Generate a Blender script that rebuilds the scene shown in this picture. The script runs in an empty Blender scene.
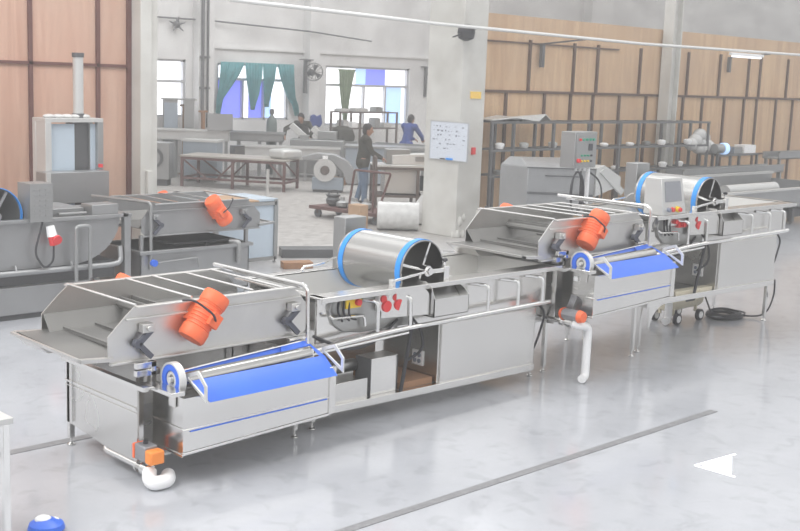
import bpy, bmesh, math, random
from mathutils import Vector, Matrix
random.seed(7)
C = bpy.context.scene.collection
HAZE = .009
R = math.radians

# ------------------------------------------------------------------ materials
def lin(c):
    return tuple((v / 12.92 if v <= .04045 else ((v + .055) / 1.055) ** 2.4) for v in c)
def rgb(r, g, b): return lin((r / 255, g / 255, b / 255)) + (1,)

def mat(name, col, rough=.5, metal=0., noise=0., scale=6., spec=.5, rvar=0., bump=0., stretch=None, coat=0., col2=None, alpha=1., emit=0.):
    m = bpy.data.materials.new(name); m.use_nodes = True
    nt = m.node_tree; N = nt.nodes; L = nt.links
    b = N['Principled BSDF']
    b.inputs['Base Color'].default_value = col
    b.inputs['Roughness'].default_value = rough
    b.inputs['Metallic'].default_value = metal
    b.inputs['Specular IOR Level'].default_value = spec
    if coat: b.inputs['Coat Weight'].default_value = coat; b.inputs['Coat Roughness'].default_value = .1
    if alpha < 1: b.inputs['Alpha'].default_value = alpha
    if emit:
        b.inputs['Emission Color'].default_value = col; b.inputs['Emission Strength'].default_value = emit
    if noise or rvar or bump:
        tc = N.new('ShaderNodeTexCoord'); mp = N.new('ShaderNodeMapping'); nz = N.new('ShaderNodeTexNoise')
        if stretch: mp.inputs['Scale'].default_value = stretch
        nz.inputs['Scale'].default_value = scale; nz.inputs['Detail'].default_value = 5
        L.new(tc.outputs['Object'], mp.inputs[0]); L.new(mp.outputs[0], nz.inputs['Vector'])
        if noise:
            mx = N.new('ShaderNodeMix'); mx.data_type = 'RGBA'
            rp = N.new('ShaderNodeMapRange'); rp.inputs[1].default_value = .3; rp.inputs[2].default_value = .7
            L.new(nz.outputs['Fac'], rp.inputs[0])
            c2 = col2 or tuple(max(0, v * (1 - noise)) for v in col[:3]) + (1,)
            mx.inputs[6].default_value = col; mx.inputs[7].default_value = c2
            L.new(rp.outputs[0], mx.inputs[0]); L.new(mx.outputs[2], b.inputs['Base Color'])
            if emit: L.new(mx.outputs[2], b.inputs['Emission Color'])
        if rvar:
            r2 = N.new('ShaderNodeMapRange'); r2.inputs[3].default_value = max(.03, rough - rvar); r2.inputs[4].default_value = rough + rvar
            L.new(nz.outputs['Fac'], r2.inputs[0]); L.new(r2.outputs[0], b.inputs['Roughness'])
        if bump:
            bp = N.new('ShaderNodeBump'); bp.inputs['Strength'].default_value = bump; bp.inputs['Distance'].default_value = .01
            L.new(nz.outputs['Fac'], bp.inputs['Height']); L.new(bp.outputs[0], b.inputs['Normal'])
    return m

M = {}
M['steel'] = mat('brushed_steel', (.76, .75, .73, 1), .26, 1, .07, 1.3, rvar=.05)
M['tube'] = mat('polished_tube', (.86, .855, .84, 1), .18, 1)
M['sheet'] = mat('bright_sheet_steel', (.80, .79, .77, 1), .2, 1, .06, 1.6, rvar=.05, bump=.03)
M['screen'] = mat('satin_screen_steel', (.72, .71, .69, 1), .38, 1, .12, 3, rvar=.06)
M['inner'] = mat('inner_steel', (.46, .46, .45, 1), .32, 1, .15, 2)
M['drum'] = mat('drum_steel', (.52, .515, .5, 1), .24, 1, .08, 1.5, stretch=(1, .2, 4))
M['tankin'] = mat('tank_inside_steel', rgb(232, 231, 228), .35, .25, .1, 1.6)  # paler than the outer steel: bounced light put into the colour
M['dull'] = mat('dull_grey_steel', rgb(170, 171, 172), .42, .7, .12, 3, rvar=.08)
M['dulldark'] = mat('dull_dark_steel', rgb(112, 113, 115), .45, .7, .15, 3)
M['mid'] = mat('grey_sheet_metal', rgb(166, 167, 167), .4, .6, .12, 2)
M['pale'] = mat('pale_sheet_metal', rgb(210, 210, 208), .4, .35, .08, 2)
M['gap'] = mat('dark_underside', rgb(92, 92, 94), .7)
M['orange'] = mat('orange_paint', rgb(255, 118, 72), .5, 0, .1, 20)
M['orange2'] = mat('amber_plastic', rgb(252, 150, 70), .4)
M['bluefilm'] = mat('blue_film_sheet', rgb(62, 116, 232), .35, 0, .12, 4)
M['band'] = mat('blue_band', rgb(52, 150, 236), .4)
M['pvc'] = mat('white_pvc', rgb(246, 246, 246), .35)
M['black'] = mat('black_rubber', rgb(58, 58, 62), .6)
M['darkarm'] = mat('dark_grey_cast', rgb(96, 98, 108), .5, .3)
M['actu'] = mat('grey_cast_alloy', rgb(158, 158, 162), .4, .5)
M['red'] = mat('red_plastic', rgb(228, 62, 66), .4)
M['yellow'] = mat('yellow_plastic', rgb(250, 210, 40), .4)
M['white'] = mat('white_plastic', rgb(252, 252, 252), .4)
M['green'] = mat('green_lamp', rgb(60, 160, 130), .4)
M['display'] = mat('grey_display_glass', rgb(150, 152, 158), .15)
M['darkdisp'] = mat('dark_display_glass', rgb(70, 72, 78), .2)
M['cream'] = mat('cream_paint', rgb(226, 218, 196), .4)
M['lfilm'] = mat('pale_blue_film', rgb(196, 210, 222), .35, .15, .06, 3)
M['bgfilm'] = mat('grey_blue_film', rgb(160, 170, 180), .4, .2, .08, 3)
M['rust'] = mat('rusty_red_steel', rgb(120, 88, 84), .7, .1, .4, 9)
M['rust2'] = mat('worn_brown_steel', rgb(118, 106, 100), .6, .3, .3, 9)
M['rackm'] = mat('grey_rack_steel', rgb(120, 120, 122), .5, .4, .2, 8)
M['tabletop'] = mat('worn_table_top', rgb(178, 172, 164), .5, .1, .2, 5)
M['card'] = mat('cardboard', rgb(190, 158, 128), .8, 0, .15, 5)
M['wrap'] = mat('clear_plastic_wrap', rgb(222, 222, 220), .25, 0, .2, 12, bump=.6)
M['plaster'] = mat('white_plaster', rgb(228, 228, 227), .85, 0, .5, 1.1, bump=.08, col2=rgb(206, 205, 204))
M['column'] = mat('painted_column', rgb(214, 213, 208), .75, 0, .4, 2.5, bump=.1, col2=rgb(196, 194, 188))
M['rawwall'] = mat('stained_grey_wall', rgb(208, 206, 203), .9, 0, .5, .7, col2=rgb(182, 179, 177), stretch=(1, 1, 2.2))
M['batten'] = mat('red_brown_batten', rgb(112, 72, 66), .7, 0, .2, 8)
M['batten2'] = mat('dark_brown_batten', rgb(104, 80, 68), .7, 0, .2, 8)
M['frame'] = mat('window_alloy', rgb(196, 198, 202), .4, .3)
M['pane'] = mat('overexposed_pane', rgb(250, 251, 255), .3, emit=1.3)
M['paneb'] = mat('blue_violet_pane', rgb(120, 130, 234), .3, emit=.9)
M['panelb'] = mat('light_blue_pane', rgb(172, 204, 246), .3, emit=1.0)
M['teal'] = mat('teal_cloth', rgb(104, 164, 170), .9, 0, .3, 10)
M['olivec'] = mat('olive_green_cloth', rgb(136, 152, 124), .9, 0, .3, 10)
M['skin'] = mat('skin', rgb(176, 134, 112), .55)
M['hair'] = mat('black_hair', rgb(52, 48, 48), .7)
M['jacket'] = mat('dark_olive_jacket', rgb(68, 66, 58), .85, 0, .25, 14)
M['jeans'] = mat('blue_jeans', rgb(104, 122, 146), .85, 0, .2, 14)
M['bluejacket'] = mat('blue_work_jacket', rgb(62, 82, 150), .85, 0, .2, 14)
M['darktrouser'] = mat('dark_trousers', rgb(72, 74, 84), .85)
M['shoe'] = mat('dark_shoes', rgb(56, 54, 54), .6)
M['gas'] = mat('grey_green_cylinder', rgb(108, 118, 116), .5)
M['wblue'] = mat('whiteboard_surface', rgb(216, 222, 232), .3)
M['ink'] = mat('grey_ink', rgb(140, 146, 160), .6)
M['sign'] = mat('yellow_sign', rgb(246, 206, 104), .5)
M['drain'] = mat('drain_grating', rgb(146, 146, 148), .55, .2, .25, 20)
M['brownwood'] = mat('brown_timber', rgb(168, 128, 98), .8, 0, .2, 6)
M['handlew'] = mat('white_metal', rgb(226, 226, 224), .35, .4)

def perforated():
    m = mat('perforated_steel', (.22, .22, .21, 1), .5, .7)
    nt = m.node_tree; N = nt.nodes; L = nt.links; b = N['Principled BSDF']
    tc = N.new('ShaderNodeTexCoord'); v = N.new('ShaderNodeTexVoronoi'); v.inputs['Scale'].default_value = 55; v.inputs['Randomness'].default_value = 0
    r = N.new('ShaderNodeValToRGB'); r.color_ramp.elements[0].position = .3; r.color_ramp.elements[1].position = .36
    r.color_ramp.elements[0].color = (.1, .1, .1, 1); r.color_ramp.elements[1].color = (.25, .245, .235, 1)
    L.new(tc.outputs['Object'], v.inputs['Vector']); L.new(v.outputs['Distance'], r.inputs[0]); L.new(r.outputs[0], b.inputs['Base Color'])
    return m
M['perf'] = perforated()
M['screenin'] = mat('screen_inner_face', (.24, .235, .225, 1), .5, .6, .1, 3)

def plywood(name, a, b_, c):
    m = bpy.data.materials.new(name); m.use_nodes = True
    nt = m.node_tree; N = nt.nodes; L = nt.links; b = N['Principled BSDF']; b.inputs['Roughness'].default_value = .6
    b.inputs['Specular IOR Level'].default_value = .25
    tc = N.new('ShaderNodeTexCoord'); mp = N.new('ShaderNodeMapping'); mp.inputs['Scale'].default_value = (1.6, 1, .16)
    n1 = N.new('ShaderNodeTexNoise'); n1.inputs['Scale'].default_value = 3.2; n1.inputs['Detail'].default_value = 6; n1.inputs['Distortion'].default_value = 1.2
    n2 = N.new('ShaderNodeTexNoise'); n2.inputs['Scale'].default_value = .55; n2.inputs['Detail'].default_value = 3
    r = N.new('ShaderNodeValToRGB'); e = r.color_ramp.elements
    e[0].position = .32; e[0].color = b_; e[1].position = .66; e[1].color = a
    mx = N.new('ShaderNodeMix'); mx.data_type = 'RGBA'; mx.inputs[7].default_value = c
    rr = N.new('ShaderNodeMapRange'); rr.inputs[1].default_value = .4; rr.inputs[2].default_value = .75; rr.inputs[4].default_value = .7
    L.new(tc.outputs['Object'], mp.inputs[0]); L.new(mp.outputs[0], n1.inputs[0]); L.new(tc.outputs['Object'], n2.inputs[0])
    L.new(n1.outputs['Fac'], r.inputs[0]); L.new(r.outputs[0], mx.inputs[6]); L.new(n2.outputs['Fac'], rr.inputs[0]); L.new(rr.outputs[0], mx.inputs[0])
    L.new(mx.outputs[2], b.inputs['Base Color'])
    return m
M['plyl'] = plywood('pinkish_plywood', rgb(212, 176, 156), rgb(196, 154, 134), rgb(198, 170, 152))
M['plyr'] = plywood('tan_plywood', rgb(220, 190, 154), rgb(198, 162, 128), rgb(192, 166, 144))

def floor_mat():
    m = bpy.data.materials.new('glossy_grey_floor'); m.use_nodes = True
    nt = m.node_tree; N = nt.nodes; L = nt.links; b = N['Principled BSDF']
    tc = N.new('ShaderNodeTexCoord'); n1 = N.new('ShaderNodeTexNoise'); n1.inputs['Scale'].default_value = .9; n1.inputs['Detail'].default_value = 8; n1.inputs['Roughness'].default_value = .65
    n2 = N.new('ShaderNodeTexNoise'); n2.inputs['Scale'].default_value = 5; n2.inputs['Detail'].default_value = 8; n2.inputs['Distortion'].default_value = .8
    sx = N.new('ShaderNodeSeparateXYZ'); L.new(tc.outputs['Object'], sx.inputs[0])
    L.new(tc.outputs['Object'], n1.inputs[0]); L.new(tc.outputs['Object'], n2.inputs[0])
    ra = N.new('ShaderNodeValToRGB'); e = ra.color_ramp.elements
    e[0].position = .3; e[0].color = rgb(174, 176, 181); e[1].position = .7; e[1].color = rgb(188, 190, 195)
    rb = N.new('ShaderNodeValToRGB'); e = rb.color_ramp.elements
    e[0].position = .3; e[0].color = rgb(160, 156, 152); e[1].position = .72; e[1].color = rgb(188, 185, 181)
    mr = N.new('ShaderNodeMapRange'); mr.inputs[1].default_value = 12.4; mr.inputs[2].default_value = 14.6
    ad = N.new('ShaderNodeMath'); ad.operation = 'ADD'; L.new(sx.outputs['Y'], ad.inputs[0])
    mu = N.new('ShaderNodeMath'); mu.operation = 'MULTIPLY'; mu.inputs[1].default_value = 1.5; L.new(n1.outputs['Fac'], mu.inputs[0]); L.new(mu.outputs[0], ad.inputs[1])
    L.new(ad.outputs[0], mr.inputs[0])
    L.new(n1.outputs['Fac'], ra.inputs[0]); L.new(n2.outputs['Fac'], rb.inputs[0])
    mx = N.new('ShaderNodeMix'); mx.data_type = 'RGBA'
    L.new(mr.outputs[0], mx.inputs[0]); L.new(ra.outputs[0], mx.inputs[6]); L.new(rb.outputs[0], mx.inputs[7])
    # scuffs
    sc = N.new('ShaderNodeMix'); sc.data_type = 'RGBA'; sc.blend_type = 'MULTIPLY'
    rs = N.new('ShaderNodeValToRGB'); e = rs.color_ramp.elements; e[0].position = .34; e[0].color = (.86, .86, .86, 1); e[1].position = .46; e[1].color = (1, 1, 1, 1)
    L.new(n2.outputs['Fac'], rs.inputs[0]); sc.inputs[0].default_value = .8
    L.new(mx.outputs[2], sc.inputs[6]); L.new(rs.outputs[0], sc.inputs[7]); L.new(sc.outputs[2], b.inputs['Base Color'])
    rr = N.new('ShaderNodeMapRange'); rr.inputs[3].default_value = .05; rr.inputs[4].default_value = .2; L.new(n2.outputs['Fac'], rr.inputs[0])
    r3 = N.new('ShaderNodeMix'); L.new(mr.outputs[0], r3.inputs[0]); L.new(rr.outputs[0], r3.inputs[2]); r3.inputs[3].default_value = .5
    L.new(r3.outputs[0], b.inputs['Roughness']); b.inputs['Specular IOR Level'].default_value = .55
    return m
M['floor'] = floor_mat()

# ------------------------------------------------------------------ mesh helpers
IDENT = lambda v: v
CUR = [IDENT]
class MB:
    def __init__(s): s.bm = bmesh.new()
    def face(s, pts):
        vs = [s.bm.verts.new(p) for p in pts]
        try: s.bm.faces.new(vs)
        except ValueError: pass
        return s
    def hexa(s, p):
        v = [s.bm.verts.new(q) for q in p]
        for f in ((0, 3, 2, 1), (4, 5, 6, 7), (0, 1, 5, 4), (1, 2, 6, 5), (2, 3, 7, 6), (3, 0, 4, 7)):
            s.bm.faces.new([v[i] for i in f])
        return s
    def box(s, x0, x1, y0, y1, z0, z1):
        return s.hexa([(x0, y0, z0), (x1, y0, z0), (x1, y1, z0), (x0, y1, z0), (x0, y0, z1), (x1, y0, z1), (x1, y1, z1), (x0, y1, z1)])
    def bar(s, p, q, w, h=None, up=(0, 0, 1)):
        p = Vector(p); q = Vector(q); h = h or w
        d = (q - p).normalized(); u = Vector(up)
        if abs(d.dot(u)) > .98: u = Vector((1, 0, 0))
        a = d.cross(u).normalized() * w / 2; b = a.cross(d).normalized() * h / 2
        return s.hexa([p - a - b, p + a - b, p + a + b, p - a + b, q - a - b, q + a - b, q + a + b, q - a + b])
    def prism(s, poly, vec):
        vec = Vector(vec); a = [s.bm.verts.new(p) for p in poly]; b = [s.bm.verts.new(Vector(p) + vec) for p in poly]
        s.bm.faces.new(a[::-1]); s.bm.faces.new(b); n = len(a)
        for i in range(n): s.bm.faces.new((a[i], a[(i + 1) % n], b[(i + 1) % n], b[i]))
        return s
    def ring(s, c, a, b, r, n):
        return [s.bm.verts.new(c + a * (r * math.cos(2 * math.pi * i / n)) + b * (r * math.sin(2 * math.pi * i / n))) for i in range(n)]
    def revolve(s, prof, o, axis, n=24, caps=True):
        o = Vector(o); d = Vector(axis).normalized()
        u = Vector((0, 0, 1)) if abs(d.z) < .9 else Vector((1, 0, 0))
        a = d.cross(u).normalized(); b = d.cross(a)
        rs = [s.ring(o + d * h, a, b, max(r, 1e-4), n) for r, h in prof]
        for k in range(len(rs) - 1):
            for i in range(n): s.bm.faces.new((rs[k][i], rs[k][(i + 1) % n], rs[k + 1][(i + 1) % n], rs[k + 1][i]))
        if caps: s.bm.faces.new(rs[0][::-1]); s.bm.faces.new(rs[-1])
        return s
    def cyl(s, p, q, r, r2=None, n=20, caps=True):
        p = Vector(p); q = Vector(q)
        return s.revolve([(r, 0), (r if r2 is None else r2, (q - p).length)], p, q - p, n, caps)
    def annulus(s, o, axis, ro, ri, t, n=32):
        s.revolve([(ri, 0), (ro, 0), (ro, t), (ri, t), (ri, 0)], o, axis, n, False); return s
    def tube(s, path, r, n=8):
        P = [Vector(p) for p in path]; rings = []; nrm = None
        for i, p in enumerate(P):
            t = ((P[min(i + 1, len(P) - 1)] - p).normalized() + (p - P[max(i - 1, 0)]).normalized()).normalized()
            if nrm is None:
                u = Vector((0, 0, 1)) if abs(t.z) < .9 else Vector((1, 0, 0)); nrm = t.cross(u).normalized()
            nrm = (nrm - t * nrm.dot(t)).normalized()
            rings.append(s.ring(p, nrm, t.cross(nrm), r, n))
        for k in range(len(rings) - 1):
            for i in range(n): s.bm.faces.new((rings[k][i], rings[k][(i + 1) % n], rings[k + 1][(i + 1) % n], rings[k + 1][i]))
        s.bm.faces.new(rings[0][::-1]); s.bm.faces.new(rings[-1]); return s
    def ball(s, c, r, sx=1, sy=1, sz=1, u=14, v=10):
        bmesh.ops.create_uvsphere(s.bm, u_segments=u, v_segments=v, radius=r, matrix=Matrix.Translation(c) @ Matrix.Diagonal((sx, sy, sz, 1)))
        return s
    def caps(s, p, q, r1, r2):
        s.ball(p, r1, u=12, v=8); s.ball(q, r2, u=12, v=8); return s.cyl(p, q, r1, r2, 12)
    def add(s, other, idx=1):
        me = bpy.data.meshes.new('tmp'); other.bm.to_mesh(me); other.bm.free(); n = len(s.bm.faces)
        s.bm.from_mesh(me); s.bm.faces.ensure_lookup_table()
        for f_ in s.bm.faces[n:]: f_.material_index = idx
        bpy.data.meshes.remove(me); return s
    def build(s, name, m, parent=None, bev=0, label=None, smooth=True, kind=None, m2=None):
        f = CUR[0]
        if f is not IDENT:
            for v in s.bm.verts: v.co = f(v.co)
        bmesh.ops.recalc_face_normals(s.bm, faces=s.bm.faces[:])
        if smooth:
            for fa in s.bm.faces: fa.smooth = True
            for e in s.bm.edges: e.smooth = e.calc_face_angle(0) < R(32)
        me = bpy.data.meshes.new(name); s.bm.to_mesh(me); s.bm.free()
        me.materials.append(M[m] if isinstance(m, str) else m)
        if m2: me.materials.append(M[m2])
        o = bpy.data.objects.new(name, me); C.objects.link(o)
        if parent: o.parent = parent
        if bev:
            b = o.modifiers.new('bevel', 'BEVEL'); b.width = bev; b.segments = 2; b.limit_method = 'ANGLE'; b.angle_limit = R(40)
        if label: o['label'] = label
        if kind: o['kind'] = kind
        return o

def fillet(path, rad, n=5):
    P = [Vector(p) for p in path]; out = [P[0]]
    for i in range(1, len(P) - 1):
        a = (P[i - 1] - P[i]); b = (P[i + 1] - P[i]); r = min(rad, a.length * .49, b.length * .49)
        p0 = P[i] + a.normalized() * r; p1 = P[i] + b.normalized() * r
        for k in range(n + 1):
            t = k / n; out.append(p0 * (1 - t) ** 2 + P[i] * 2 * t * (1 - t) + p1 * t * t)
    out.append(P[-1]); return out

def tag(o, label, cat, group=None, kind=None):
    o['label'] = label; o['category'] = cat
    if group: o['group'] = group
    if kind: o['kind'] = kind
    return o
def thing(name, label, cat, loc=(0, 0, 0), rz=0, group=None):
    o = bpy.data.objects.new(name, None); C.objects.link(o); o.location = loc; o.rotation_euler = (0, 0, rz)
    o.empty_display_size = .1
    return tag(o, label, cat, group)
def struct(o): o['kind'] = 'structure'; return o
def dup(root, loc, rz=None, label=None):
    r = root.copy(); C.objects.link(r); r.location = loc
    if rz is not None: r.rotation_euler = (0, 0, rz)
    if label: r['label'] = label
    for ch in list(root.children):
        c = ch.copy(); C.objects.link(c); c.parent = r
        for g in list(ch.children):
            d = g.copy(); C.objects.link(d); d.parent = c
    return r
def frame_of(rootloc, shift=(0, 0, 0), mirror=None):
    rl = Vector(rootloc); sh = Vector(shift)
    if mirror is None: return lambda v: Vector(v) + sh - rl
    return lambda v: Vector((mirror - v[0], v[1], v[2])) + sh - rl

# ================================================================== THE SETTING
struct(MB().box(-6, 60, -6, 40, -.2, 0).build('floor', 'floor', smooth=False))
def back_wall():
    # wall with three window openings along X at Y=26
    wins = [(15.4, 17.42, 1.45, 2.94), (18.42, 20.86, 1.38, 2.90), (22.22, 25.62, 1.22, 2.95)]
    b = MB(); x = 8.0
    for x0, x1, z0, z1 in wins:
        b.box(x, x0, 26, 26.3, 0, 9); b.box(x0, x1, 26, 26.3, 0, z0); b.box(x0, x1, 26, 26.3, z1, 9); x = x1
    b.box(x, 28, 26, 26.3, 0, 9)
    struct(b.build('wall_back', 'plaster', smooth=False))
    struct(MB().box(28, 75, 26, 26.3, 0, 12).build('wall_right_back', 'rawwall', smooth=False))
    return wins
WINS = back_wall()
struct(MB().box(17.62, 18.1, 25.7, 26, 0, 9).build('trim_1', 'plaster', smooth=False))
struct(MB().box(21.35, 21.72, 25.7, 26, 0, 9).build('trim_2', 'plaster', smooth=False))
struct(MB().box(34.2, 35.5, 25.6, 26, 0, 12).build('trim_3', 'rawwall', smooth=False))
struct(MB().box(18.1, 28, 25.93, 26, 3.27, 3.33).build('trim_4', 'plaster', smooth=False))

pane_rows = [
    [('w', 0, .45, 0, .62), ('w', .45, 1, 0, .62), ('w', 0, 1, .62, 1)],
    [('b', 0, .12, 0, .72), ('b', .12, .36, 0, .72), ('w', .36, .47, 0, .72), ('b', .47, .66, 0, .72), ('l', .66, .8, 0, .72), ('w', .8, 1, 0, .72), ('w', 0, 1, .72, 1)],
    [('w', 0, .46, 0, .68), ('w', .46, .72, 0, .68), ('l', .72, .95, 0, .68), ('w', .95, 1, 0, .68), ('w', 0, .38, .68, 1), ('l', .38, .5, .68, 1), ('b', .5, .74, .68, 1), ('w', .74, 1, .68, 1)]]
for k, (x0, x1, z0, z1) in enumerate(WINS):
    f = MB(); w = x1 - x0; h = z1 - z0
    for a in (x0, x1 - .06): f.box(a, a + .06, 26.05, 26.15, z0, z1)
    zc = z0 + h * (.62, .72, .68)[k]
    f.box(x0, x1, 26.05, 26.15, z0, z0 + .06).box(x0, x1, 26.05, 26.15, z1 - .06, z1).box(x0, x1, 26.04, 26.15, zc - .035, zc + .035)
    for u in ((.45,), (.36, .66), (.46, .72))[k]:
        xx = x0 + w * u; f.box(xx - .03, xx + .03, 26.05, 26.15, z0, zc)
    fo = struct(f.build('window_%d' % (k + 1), 'frame', smooth=False))
    for c, a0, a1, b0, b1 in pane_rows[k]:
        MB().box(x0 + w * a0, x0 + w * a1, 26.16, 26.18, z0 + h * b0, z0 + h * b1).build('pane', {'w': 'pane', 'b': 'paneb', 'l': 'panelb'}[c], fo, smooth=False)

# plywood partitions
struct(MB().box(1.5, 8.74, 14.4, 14.5, 0, 5.2).build('wall_left', 'plyl', smooth=False))
b = MB().box(1.5, 8.74, 14.36, 14.4, 2.71, 2.75)
for x in (5.6, 7.235, 8.215): b.box(x - .026, x + .026, 14.36, 14.4, 0, 5.2)
b.box(8.66, 8.74, 14.35, 14.4, 0, 5.2)
struct(b.build('trim_5', 'batten', smooth=False))
struct(MB().box(15.35, 36, 14.4, 14.5, 0, 3.93).build('wall_right', 'plyr', smooth=False))
b = MB().box(15.35, 36, 14.36, 14.4, 2.50, 2.55).box(15.9, 20.2, 14.36, 14.4, 3.42, 3.45).box(24.3, 36, 14.36, 14.4, 1.16, 1.2)
for x in (15.98, 17.35, 18.72, 19.5, 21.0, 22.36, 22.85, 24.2, 25.5, 26.05, 27.4, 29.2, 31): b.box(x - .027, x + .027, 14.355, 14.4, 2.5, 3.5)
for x in (16.72, 17.86, 18.68, 19.42, 20.33, 21.3, 22.3, 22.75, 23.55, 24.5, 25.4, 26.0, 26.95, 27.8, 29.4, 31): b.box(x - .027, x + .027, 14.355, 14.4, 0, 2.5)
struct(b.build('trim_6', 'batten2', smooth=False))
# columns
struct(MB().box(8.72, 8.90, 14.12, 14.5, 0, 6).box(8.90, 9.03, 14.18, 14.5, 0, 6).build('trim_7', 'column', bev=.01, smooth=False))
b = MB().box(14.68, 15.28, 13.62, 14.45, .0, 7)
for k in range(14): b.ball((14.68 + random.uniform(-.02, .6), 13.62 + random.choice((0, random.uniform(0, .8))), random.uniform(0, .5)), random.uniform(.05, .12), .6, .6, 1, 8, 6)
struct(b.build('trim_8', 'column', bev=.015))
b = MB().box(21.75, 21.79, 14.1, 14.36, 0, 7).box(22.05, 22.09, 14.1, 14.36, 0, 7).box(21.79, 22.05, 14.2, 14.26, 0, 7)
struct(b.build('trim_9', 'column', smooth=False))
# overhead conduits
def single(mb, name, m, label, cat, group=None, **k): return tag(mb.build(name, m, **k), label, cat, group)
single(MB().tube([(9.6, 13.3, 3.68), (13.6, 13.3, 3.59), (19.4, 13.3, 3.53), (29, 13.3, 3.58)], .03), 'conduit_pipe', 'handlew', 'long pale overhead pipe running across the column and above the plywood wall', 'pipe')
single(MB().tube([(15.2, 25.9, 3.97), (18.1, 25.9, 3.98), (21.3, 25.6, 3.86), (23.6, 25.6, 3.7)], .022), 'conduit_pipe', 'rackm', 'thin dark conduit high on the back wall carrying a small lamp', 'pipe')
t = thing('tube_light', 'slim white tube light hung under the overhead pipe at far right', 'lamp', (23.4, 13.27, 3.44))
MB().box(-.68, .68, -.04, .04, 0, .06).build('housing', 'white', t, .008); MB().tube([(-.62, 0, -.02), (.62, 0, -.02)], .018).build('tube', 'pane', t)
single(MB().box(17.6, 17.68, 14.28, 14.35, 3.0, 3.45).bar((17.64, 14.3, 3.44), (17.64, 13.3, 3.53), .03), 'pipe_hanger', 'rackm', 'short grey bracket dropping from the overhead pipe in front of the plywood, nearer the column', 'bracket')
single(MB().box(24.45, 24.52, 14.28, 14.35, 3.1, 3.45).bar((24.48, 14.3, 3.44), (24.48, 13.3, 3.53), .03), 'pipe_hanger', 'rackm', 'short grey bracket dropping from the overhead pipe just left of the tube light', 'bracket')
# floor channels and mark
single(MB().box(-4, 5.3, 7.51, 7.6, -.01, .004), 'floor_drain', 'drain', 'dark grey drain channel in the floor running under the left end of the near machine', 'drain')
single(MB().box(1.0, 8.75, 4.955, 5.025, -.01, .004), 'floor_drain', 'drain', 'long dark drain channel crossing the open floor in the foreground', 'drain')
single(MB().box(8.6, 13.5, 8.25, 8.31, -.01, .004), 'floor_drain', 'drain', 'thin dark floor channel visible beneath the far raised machine', 'drain')
def fmark():
    P = lambda x, y: Vector((x, y, 0))
    # painted triangle pointing towards the near machine
    a, b_, c = Vector((7.34, 4.30, 0)), Vector((7.82, 4.25, 0)), Vector((7.35, 3.98, 0))
    m = MB(); g = (a + b_ + c) / 3
    m.prism([g + (p - g) * .74 for p in (a, b_, c)], (0, 0, .003))
    for p, q in ((a, b_), (a, c)): m.bar(p + Vector((0, 0, .0015)), q + Vector((0, 0, .0015)), .018, .003)
    return m
single(fmark(), 'floor_marking', 'pane', 'small bright white triangle marked on the open grey floor at right', 'marking')  # marking glows: its brightness comes from the emissive pane colour

# ================================================================== WASHING LINE
def motor(root, c, ang, side, lab=None):
    """vibration motor; axis tilted in the XZ plane, side=-1 sits on the near panel"""
    c = Vector(c); d = Vector((math.cos(ang), 0, math.sin(ang))); y = Vector((0, side, 0)); n = d.cross(y).normalized()
    b = MB().revolve([(.07, -.115), (.088, -.11), (.088, .11), (.07, .115)], c, d, 24)
    for k in range(-3, 4):
        b.revolve([(.094, 0), (.094, .012)], c + d * (k * .028 - .006), d, 24)
    b.hexa([c + d * sx * .075 + n * .085 * sn + y * yy for yy in (-.10, -.02) for sx, sn in ((-1, -1), (1, -1), (1, 1), (-1, 1))])   # foot
    o = b.build('vibration_motor', 'orange', root, .004)
    for s in (-1, 1):
        e = c + d * (.092 * s)
        MB().revolve([(.094, 0), (.099, .01), (.099, .07), (.09, .09), (.03, .095)], e, d * s, 24).build('end_cap', 'orange', o)
    tb = c + y * .085 + n * (.02)
    MB().hexa([tb + d * sx * .05 + n * sn * .045 + y * yy for yy in (-.04, .035) for sx, sn in ((-1, -1), (1, -1), (1, 1), (-1, 1))]).build('terminal_box', 'orange', o, .006)
    g = tb + y * .03
    MB().tube(fillet([g, g + Vector((-.05, side * .05, .06)), g + Vector((-.16, -side * .02, .16)), g + Vector((-.2, -side * .1, .15))], .06), .008).build('cable', 'black', o)
    return o

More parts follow.
